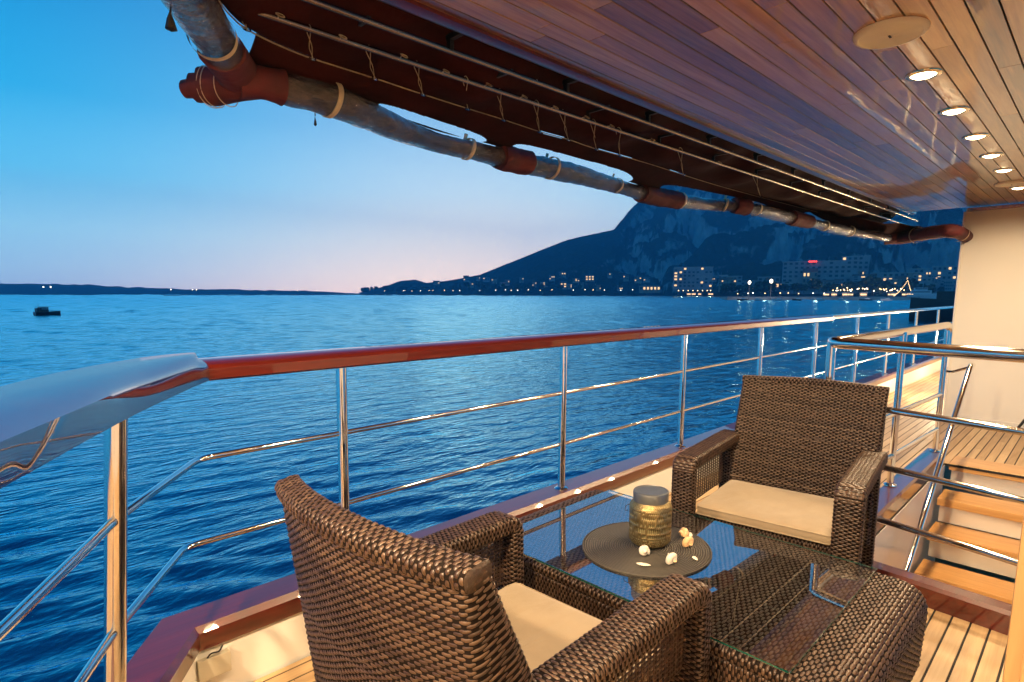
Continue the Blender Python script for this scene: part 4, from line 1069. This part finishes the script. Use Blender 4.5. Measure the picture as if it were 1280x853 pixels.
for k, (x, lean) in enumerate([(412, 1), (585, 1), (688, 1), (771, 1), (850, 1), (905, 1), (945, 1), (990, 1), (1030, 1), (1062, 1)]):
    i = min(max(rpos(x), 2), 417); p = full[i]; T = full[i+1]-full[i-1]; T /= np.linalg.norm(T); u = np.cross(T, (0, 0, 1.0)); u /= np.linalg.norm(u); w = np.cross(u, T)
    rr = rad(i/420)*1.10; G = []
    for tt in np.linspace(-.75*math.pi, .80*math.pi, 26):
        c_ = p+u*rr*math.cos(tt)*1.02-w*rr*math.sin(tt)*-.98+T*.012*math.sin(tt)
        G.append([c_-T*.010, c_+T*.010])
    G.append([G[-1][0]+[0, -.02, .05], G[-1][1]+[0, -.02, .05]])
    mb = MB(); mb.sheet(G); o = mb.build('strap', 'strap_webbing', cr, at=cra)
    md = o.modifiers.new('thick', 'SOLIDIFY'); md.thickness = .003
for k, (a_, b_) in enumerate([(624, 662), (800, 850), (917, 934), (988, 1012)]):
    i0, i1 = rpos(a_), rpos(b_)
    roll('sleeve', full[i0:max(i1, i0+4)], lambda u: .071, 'canvas_red', cr, cra, 20+k, wob=.14)
roll('sleeve', full[:rpos(357)], lambda u: .066-.010*math.sin(3*u), 'canvas_red', cr, cra, 11, wob=.10)
# spiral end of the near roll sticking out past the corner
ce = thing('rolled_canvas', 'rolled burgundy canvas end with a spiral of cloth at the awning corner', 'canvas roll', tuple(onz(270, 108, 2.1))); cea = tuple(onz(270, 108, 2.1))
e0, e1 = onz(322, 104, 2.10), onz(231, 112, 2.085)
PE = np.array([e0+(e1-e0)*u for u in np.linspace(0, 1, 40)])
roll('outer_wrap', PE[:28], lambda u: .050+.014*u, 'canvas_red', ce, cea, 31, wob=.14)
roll('inner_wrap', PE[24:34], lambda u: .048, 'canvas_red', ce, cea, 32, wob=.14)
roll('core_wrap', PE[30:], lambda u: .034-.006*u, 'canvas_red', ce, cea, 33, wob=.16)
for u in (.45, .62, .68):
    i = int(u*39); p = PE[i]; T = (e1-e0)/np.linalg.norm(e1-e0); uu = np.cross(T, (0, 0, 1.0)); uu /= np.linalg.norm(uu); w = np.cross(uu, T)
    MB().tube([p+(uu*math.cos(t_)+w*math.sin(t_))*(.066 if u < .7 else .05)+T*.006*math.sin(2*t_) for t_ in np.linspace(0, 2*np.pi, 30, endpoint=False)], .0016, 5, closed=True).build('seam', 'strap_webbing', ce, at=cea)
# stern side roll
sr = thing('stern_curtain', 'shiny rolled clear curtain leading off from the awning corner to the stern', 'rolled curtain', tuple(onz(262, 40, 2.1))); sra = tuple(onz(262, 40, 2.1))
a_, b_ = onz(296, 92, 2.12), onz(228, -12, 2.14)
SP = np.array([a_+(b_-a_)*u for u in np.linspace(0, 2.6, 160)])
roll('roll', SP[10:], lambda u: .060, 'clear_vinyl', sr, sra, 41, wob=.08, seg=56)
roll('sleeve', SP[:22], lambda u: .066, 'canvas_red', sr, sra, 42, wob=.1)
i = 32; p = SP[i]; T = (b_-a_)/np.linalg.norm(b_-a_); u = np.cross(T, (0, 0, 1.0)); u /= np.linalg.norm(u); w = np.cross(u, T); G = []
for tt in np.linspace(0, 2*math.pi, 40): G.append([p+(u*math.cos(tt)+w*math.sin(tt))*.066-T*.011, p+(u*math.cos(tt)+w*math.sin(tt))*.066+T*.011])
mb = MB(); mb.sheet(G); mb.build('strap', 'strap_webbing', sr, at=sra)
# stern cloth between the corner and the ceiling
# long red canvas bundle at the forward end, swinging in to the cabin wall
fb = thing('canvas_bundle', 'rolled burgundy canvas bundle tied up beside the cabin wall', 'canvas roll', tuple(onz(1160, 296, 2.0))); fba = tuple(onz(1160, 296, 2.0))
FB = spline([onz(1106, 298, 2.03), onz(1130, 297, 2.03), onz(1165, 291, 2.02), onz(1190, 289, 2.0), onz(1204, 294, 1.99), onz(1217, 303, 1.97)], 50)
roll('roll', FB, lambda u: .078-.02*u, 'canvas_red', fb, fba, 51, wob=.12)
for f_ in (.30, .72):
    i = int(len(FB)*f_); p = FB[i]; T = FB[i+1]-FB[i-1]; T /= np.linalg.norm(T); u = np.cross(T, (0, 0, 1.0)); u /= np.linalg.norm(u); w = np.cross(u, T); G = []
    for tt in np.linspace(0, 2*math.pi, 30): G.append([p+(u*math.cos(tt)+w*math.sin(tt))*.086-T*.014, p+(u*math.cos(tt)+w*math.sin(tt))*.086+T*.014])
    mb = MB(); mb.sheet(G); mb.build('strap', 'strap_webbing', fb, at=fba)
# two loose cord ends with small weights hanging under the curtain
p = onz(394, 152, 2.03)
tag(MB().tube([p+[0, 0, .09], p+[.001, 0, .02]], .0022, 5).lathe([(0, -.018), (.006, -.012), (.004, .0), (.0, .02)], p, 8).build('cord_end', 'dark_bracket'), 'dark cord end dangling below the rolled clear curtain', 'cord')
p = onz(213, 24, 2.06)
tag(MB().tube([p+[.02, 0, .16], p+[.006, 0, .06], p], .0025, 5).lathe([(0, -.03), (.014, -.024), (.008, .0), (.0, .02)], p, 8).build('cord_end', 'dark_bracket'), 'dark cord end hanging against the sky left of the stern curtain', 'cord')

# ================================================================== FURNITURE
def make_chair():
    root = thing('wicker_armchair', '', 'armchair')
    # back: concave reclined panel
    zs = np.linspace(.22, .925, 40)
    xr_ = np.interp(zs, [.2, .42, .945], [-.300, -.318, -.375]); xf_ = np.interp(zs, [.2, .42, .66, .945], [-.135, -.145, -.205, -.327])
    bp = np.stack([(xr_+xf_)/2, zs*0+.02, zs], -1); th_ = (xf_-xr_); tl_ = (zs-zs[0])/(zs[-1]-zs[0])
    wicker('backrest', bp, (0, 1, 0), 0.68, .05, .016, parent=root, bow=.048, hfun=lambda t_: np.interp(t_, tl_, th_)/.05)
    # thick braided top edge
    e = []
    for y in np.linspace(-.341, .341, 40): e.append((-.350-.048*(1-(y/.34)**2), y+.02, .925+.003*math.cos(y*9)))
    wicker('top_edge', e, (.985, 0, .17), .062, .044, .015, pitch=.0095, cross=.0115, parent=root)
    for s in (-1, 1):
        y = s*.338
        ap = fillet([(.372, y, .0), (.372, y, .622), (-.16, y, .628), (-.25, y, .625)], .035, 8)
        wicker('armrest', ap, (0, 1, 0), .106, .058, .016, parent=root)
        wicker('rear_leg', [(-.20, y, 0.0), (-.195, y, .30), (-.20, y, .595)], (0, 1, 0), .070, .055, .012, parent=root)
        mb = MB(); lattice(mb, (-.12, y, .405), (1, 0, 0), (0, 0, 1), 34, 14, .465, .19); mb.build('side_lattice', 'wicker', root, smooth=False)
    wicker('seat_frame', [(0.105, -.302, .315), (.105, .302, .315)], (1, 0, 0), .47, .115, .014, parent=root)
    # cushion
    mb = MB(); n = 26; G = []; hx, hy = .235, .284; V = []; Fc = []
    def cz(x, y, s):
        ex = 1-abs(x)**7; ey = 1-abs(y)**7
        return s*(.018+.012*(max(ex, 0)*max(ey, 0))**.6)
    for s in (1, -1):
        G = []
        for i in range(n+1):
            r_ = []
            for j in range(n+1):
                x, y = math.sin((i/n-.5)*math.pi*.995), math.sin((j/n-.5)*math.pi*.995)
                dip = .004*(fbm(np.array([x*1.5+9]), np.array([y*1.5+s]), 3)[0]-.5)*2
                r_.append((.118+x*hx, y*hy, .405+cz(x, y, s)+(dip-.006*(1-x*x)*(1-y*y) if s > 0 else 0)))
            G.append(r_)
        mb.sheet(G)
    ed = []
    sec2, _ = section(2*hx, 2*hy, .02, 120)
    mb.loft([[(.118+p[0]*k, p[1]*k, z) for p in sec2] for z, k in ((.387, .998), (.397, 1.008), (.413, 1.008), (.423, .998))], caps=False)
    cu = mb.build('cushion', 'cushion', root)
    for z in (.388, .422): MB().tube([(.118+p[0]*1.004, p[1]*1.004, z) for p in sec2], .0032, 6, closed=True).build('piping', 'cushion', cu)
    return root
CH = make_chair(); CH['label'] = 'brown wicker armchair in the foreground seen from behind, its back to the viewer'; CH['group'] = 'wicker armchairs at the glass table'
CH.location = (.897, 1.03, 0); CH.rotation_euler = (0, 0, math.radians(2.5))
c2_ = copy_tree(CH); c2_.location = (2.68, 1.015, 0); c2_.rotation_euler = (0, 0, math.pi+math.radians(7.0))
c2_['label'] = 'brown wicker armchair beyond the glass table, facing the viewer with its cream cushion'

# ---- coffee table
TX, TY = 1.735, 1.03
tb = thing('coffee_table', 'brown wicker coffee table with rounded ends and an inset glass plate', 'coffee table', (TX, TY, 0))
hw_, hl = .385, .70
tpth = fillet([(0, -hl+.012, .17), (0, -hl, .425), (0, hl, .425), (0, hl-.012, .17)], .075, 10)
# path runs in the YZ plane; section width along X
wicker('woven_top', tpth, (1, 0, 0), 2*hw_, .040, .016, parent=tb, pitch=.0092, cross=.016)
for sx in (-1, 1):
    for sy in (-1, 1):
        wicker('leg', [(sx*(hw_-.05), sy*(hl-.052), 0), (sx*(hw_-.05), sy*(hl-.055), .30)], (1, 0, 0), .10, .085, .014, parent=tb)
    wicker('apron', [(sx*(hw_-.02), -hl+.08, .355), (sx*(hw_-.02), hl-.08, .355)], (0, 0, 1), .11, .03, .01, parent=tb)
gy0, gy1 = .468-TY, 1.612-TY
MB().box((0, (gy0+gy1)/2, .4545), (2*hw_-.012, gy1-gy0, .008), bev=.0015).build('glass_plate', 'table_glass', tb, smooth=False)
mb = MB(); 
sec3 = [(-(hw_-.006), gy0), (hw_-.006, gy0), (hw_-.006, gy1), (-(hw_-.006), gy1)]
for (xa, ya), (xb, yb) in zip(sec3, sec3[1:]+sec3[:1]):
    v = np.array([xb-xa, yb-ya]); l_ = np.linalg.norm(v); ang = math.atan2(v[1], v[0])
    mb.box(((xa+xb)/2, (ya+yb)/2, .4545), (l_-.006, .0012, .0045), rz=ang)
mb.build('glass_edge', 'glass_edge', tb, smooth=False)
GZ_ = .4588

# ---- placemat, lantern, shells
pm = thing('placemat', 'round brown grey woven placemat lying on the glass table', 'placemat', (1.70, 1.125, GZ_))
mb = MB(); prof = [(0, .0005)]
mb.lathe([(0, .0052), (.225, .0052), (.2315, .004), (.233, .002), (.2315, .0003), (0, .0003)], (0, 0, 0), 96)
mb.build('mat', 'placemat', pm)
a = np.linspace(0, 2*np.pi, 120, endpoint=False)
MB().tube([(math.cos(t_)*.231, math.sin(t_)*.231, .003) for t_ in a], .0036, 8, closed=True).build('rim_braid', 'placemat', pm)
lz = GZ_+.0054
lc = onz(812, 678, lz)
ln = thing('lantern', 'pierced golden metal lantern jar with a grey lid on the placemat', 'lantern', (lc[0], lc[1], lz))
RL, HL = .0775, .165
def pierced():
    nu, nv = 132, 52; V = []; Fc = []
    prof = spline([(.060, .004), (.069, .008), (.0765, .02), (.0775, .05), (.0775, .135), (.0755, .150), (.068, .161), (.0645, .166)], 80)
    prof = prof[np.linspace(0, len(prof)-1, nv+1).astype(int)]
    for rr, z in prof:
        for k in range(nu): t_ = 2*math.pi*k/nu; V.append((rr*math.cos(t_), rr*math.sin(t_), z))
    g = np.random.default_rng(2)
    for j in range(nv):
        for k in range(nu):
            hol = 3 <= j < nv-3 and (j % 2 == 0) and ((k+j//2) % 2 == 0) and g.random() < .78
            if not hol: Fc.append((j*nu+k, j*nu+(k+1) % nu, (j+1)*nu+(k+1) % nu, (j+1)*nu+k))
    mb = MB(); mb.add(V, Fc); o = mb.build('pierced_body', 'lantern_metal', ln)
    md = o.modifiers.new('thick', 'SOLIDIFY'); md.thickness = .0012; md.offset = -1
pierced()
MB().lathe([(0, .004), (.058, .004), (.0715, .022), (.0720, .150), (.060, .158), (0, .158)], (0, 0, 0), 40).build('inner_jar', 'lantern_liner', ln)
MB().lathe([(.0, .0005), (.062, .0005), (.0685, .008), (.060, .012), (0, .012)], (0, 0, 0), 40).build('base', 'dark_bracket', ln)
MB().lathe([(.0635, .160), (.0645, .178), (.0650, .196), (.0635, .2015), (.058, .2030), (.0565, .2005), (.050, .2000), (0, .1995)], (0, 0, 0), 48).build('lid', 'lid_metal', ln)
hd = RT*1.0
MB().tube([np.array([-RT[0]*.0765, -RT[1]*.0765, .150]), np.array([-RT[0]*.092, -RT[1]*.092, .142]), np.array([-RT[0]*.090-.008, -RT[1]*.090, .126]), np.array([-RT[0]*.077-.01, -RT[1]*.077, .128])], .0012, 6).build('wire_handle', 'dark_bracket', ln)
def snail(name, lab, x, y, s, mat, rz, tilt=.3):
    p = onz(x, y, lz); o_ = thing(name, lab, 'shell', (p[0], p[1], lz+.78*s), rz)
    mb = MB(); n = 60; P = []; rr = []
    for k in range(n):
        t_ = k/(n-1); a_ = t_*2*math.pi*2.6; R = s*.62*t_**1.35
        P.append((R*math.cos(a_), s*(.95-1.35*t_), R*math.sin(a_))); rr.append(max(.0006, s*.60*t_**1.25))
    mb.tube(P, rr, 12)
    prof = [(0.001, .96*s), (.26*s, .62*s), (.5*s, .28*s), (.74*s, -.1*s), (.78*s, -.42*s), (.55*s, -.72*s), (.2*s, -.9*s), (.001, -.95*s)]
    m2 = MB(); m2.lathe(prof, (0, 0, 0), 20); V = m2.v[0][:, [0, 2, 1]]; mb.add(V, m2.f)
    o2 = mb.build('whorl', mat, o_); 
    MB().lathe([(.0, -.01*s), (.26*s, .0), (.34*s, .06*s), (.26*s, .12*s), (.0, .05*s)], (0, 0, 0), 12).build('lip', 'shell_tan', o_).location = (.05*s, -.86*s, .02*s)
    o_.rotation_euler = (tilt, 0, rz); return o_
def scallop(lab, x, y, s, rz):
    p = onz(x, y, lz); G = []
    for t_ in np.linspace(-1.15, 1.15, 25):
        G.append([(r_*s*math.sin(t_)*1.0, r_*s*math.cos(t_), (.32*math.sin(min(r_, 1)*math.pi*.75)+.05*math.cos(t_*26)*r_)*s*.8*math.cos(t_*.9)) for r_ in np.linspace(.05, 1, 12)])
    mb = MB(); mb.sheet(G); o = mb.build('scallop_shell', 'shell_white'); md = o.modifiers.new('thick', 'SOLIDIFY'); md.thickness = .0012; md.offset = 1
    o.location = (p[0], p[1], lz+.001); o.rotation_euler = (0, 0, rz); tag(o, lab, 'shell'); return o
snail('sea_shell', 'tan ribbed snail shell at the back of the mat', 853, 671, .0205, 'shell_tan', 1.2)
snail('sea_shell', 'orange tan snail shell in front of the other tan one', 860, 682, .0225, 'shell_tan', -.6)
snail('sea_shell', 'white snail shell close in front of the lantern base', 805, 695, .021, 'shell_white', 2.5)
snail('sea_shell', 'white round snail shell with an opening, nearest the middle of the mat edge', 839, 703, .0225, 'shell_white', -.4)
scallop('white flat shell half beside the two tan snail shells', 866, 671, .028, .4)
scallop('white ridged shell half in front of the white snail shell by the lantern', 805, 705, .028, 2.0)
scallop('tiny white shell half alone near the right rim of the mat', 872, 699, .018, .9)

# ------------------------------------------------------------------ evening haze over the water
m = bpy.data.materials.new('haze_air'); m.use_nodes = True; t = m.node_tree; t.nodes.remove(t.nodes['Principled BSDF'])
pv = N(t, 'ShaderNodeVolumePrincipled'); pv.inputs['Color'].default_value = (.18, .62, 1.0, 1); pv.inputs['Density'].default_value = .00021
t.links.new(pv.outputs[0], t.nodes['Material Output'].inputs['Volume']); MATS['haze_air'] = m
hz = MB().box((0, 0, 300), (8400, 8400, 610)).build('haze', 'haze_air', smooth=False); hz['kind'] = 'stuff'
sc.cycles.volume_bounces = 1
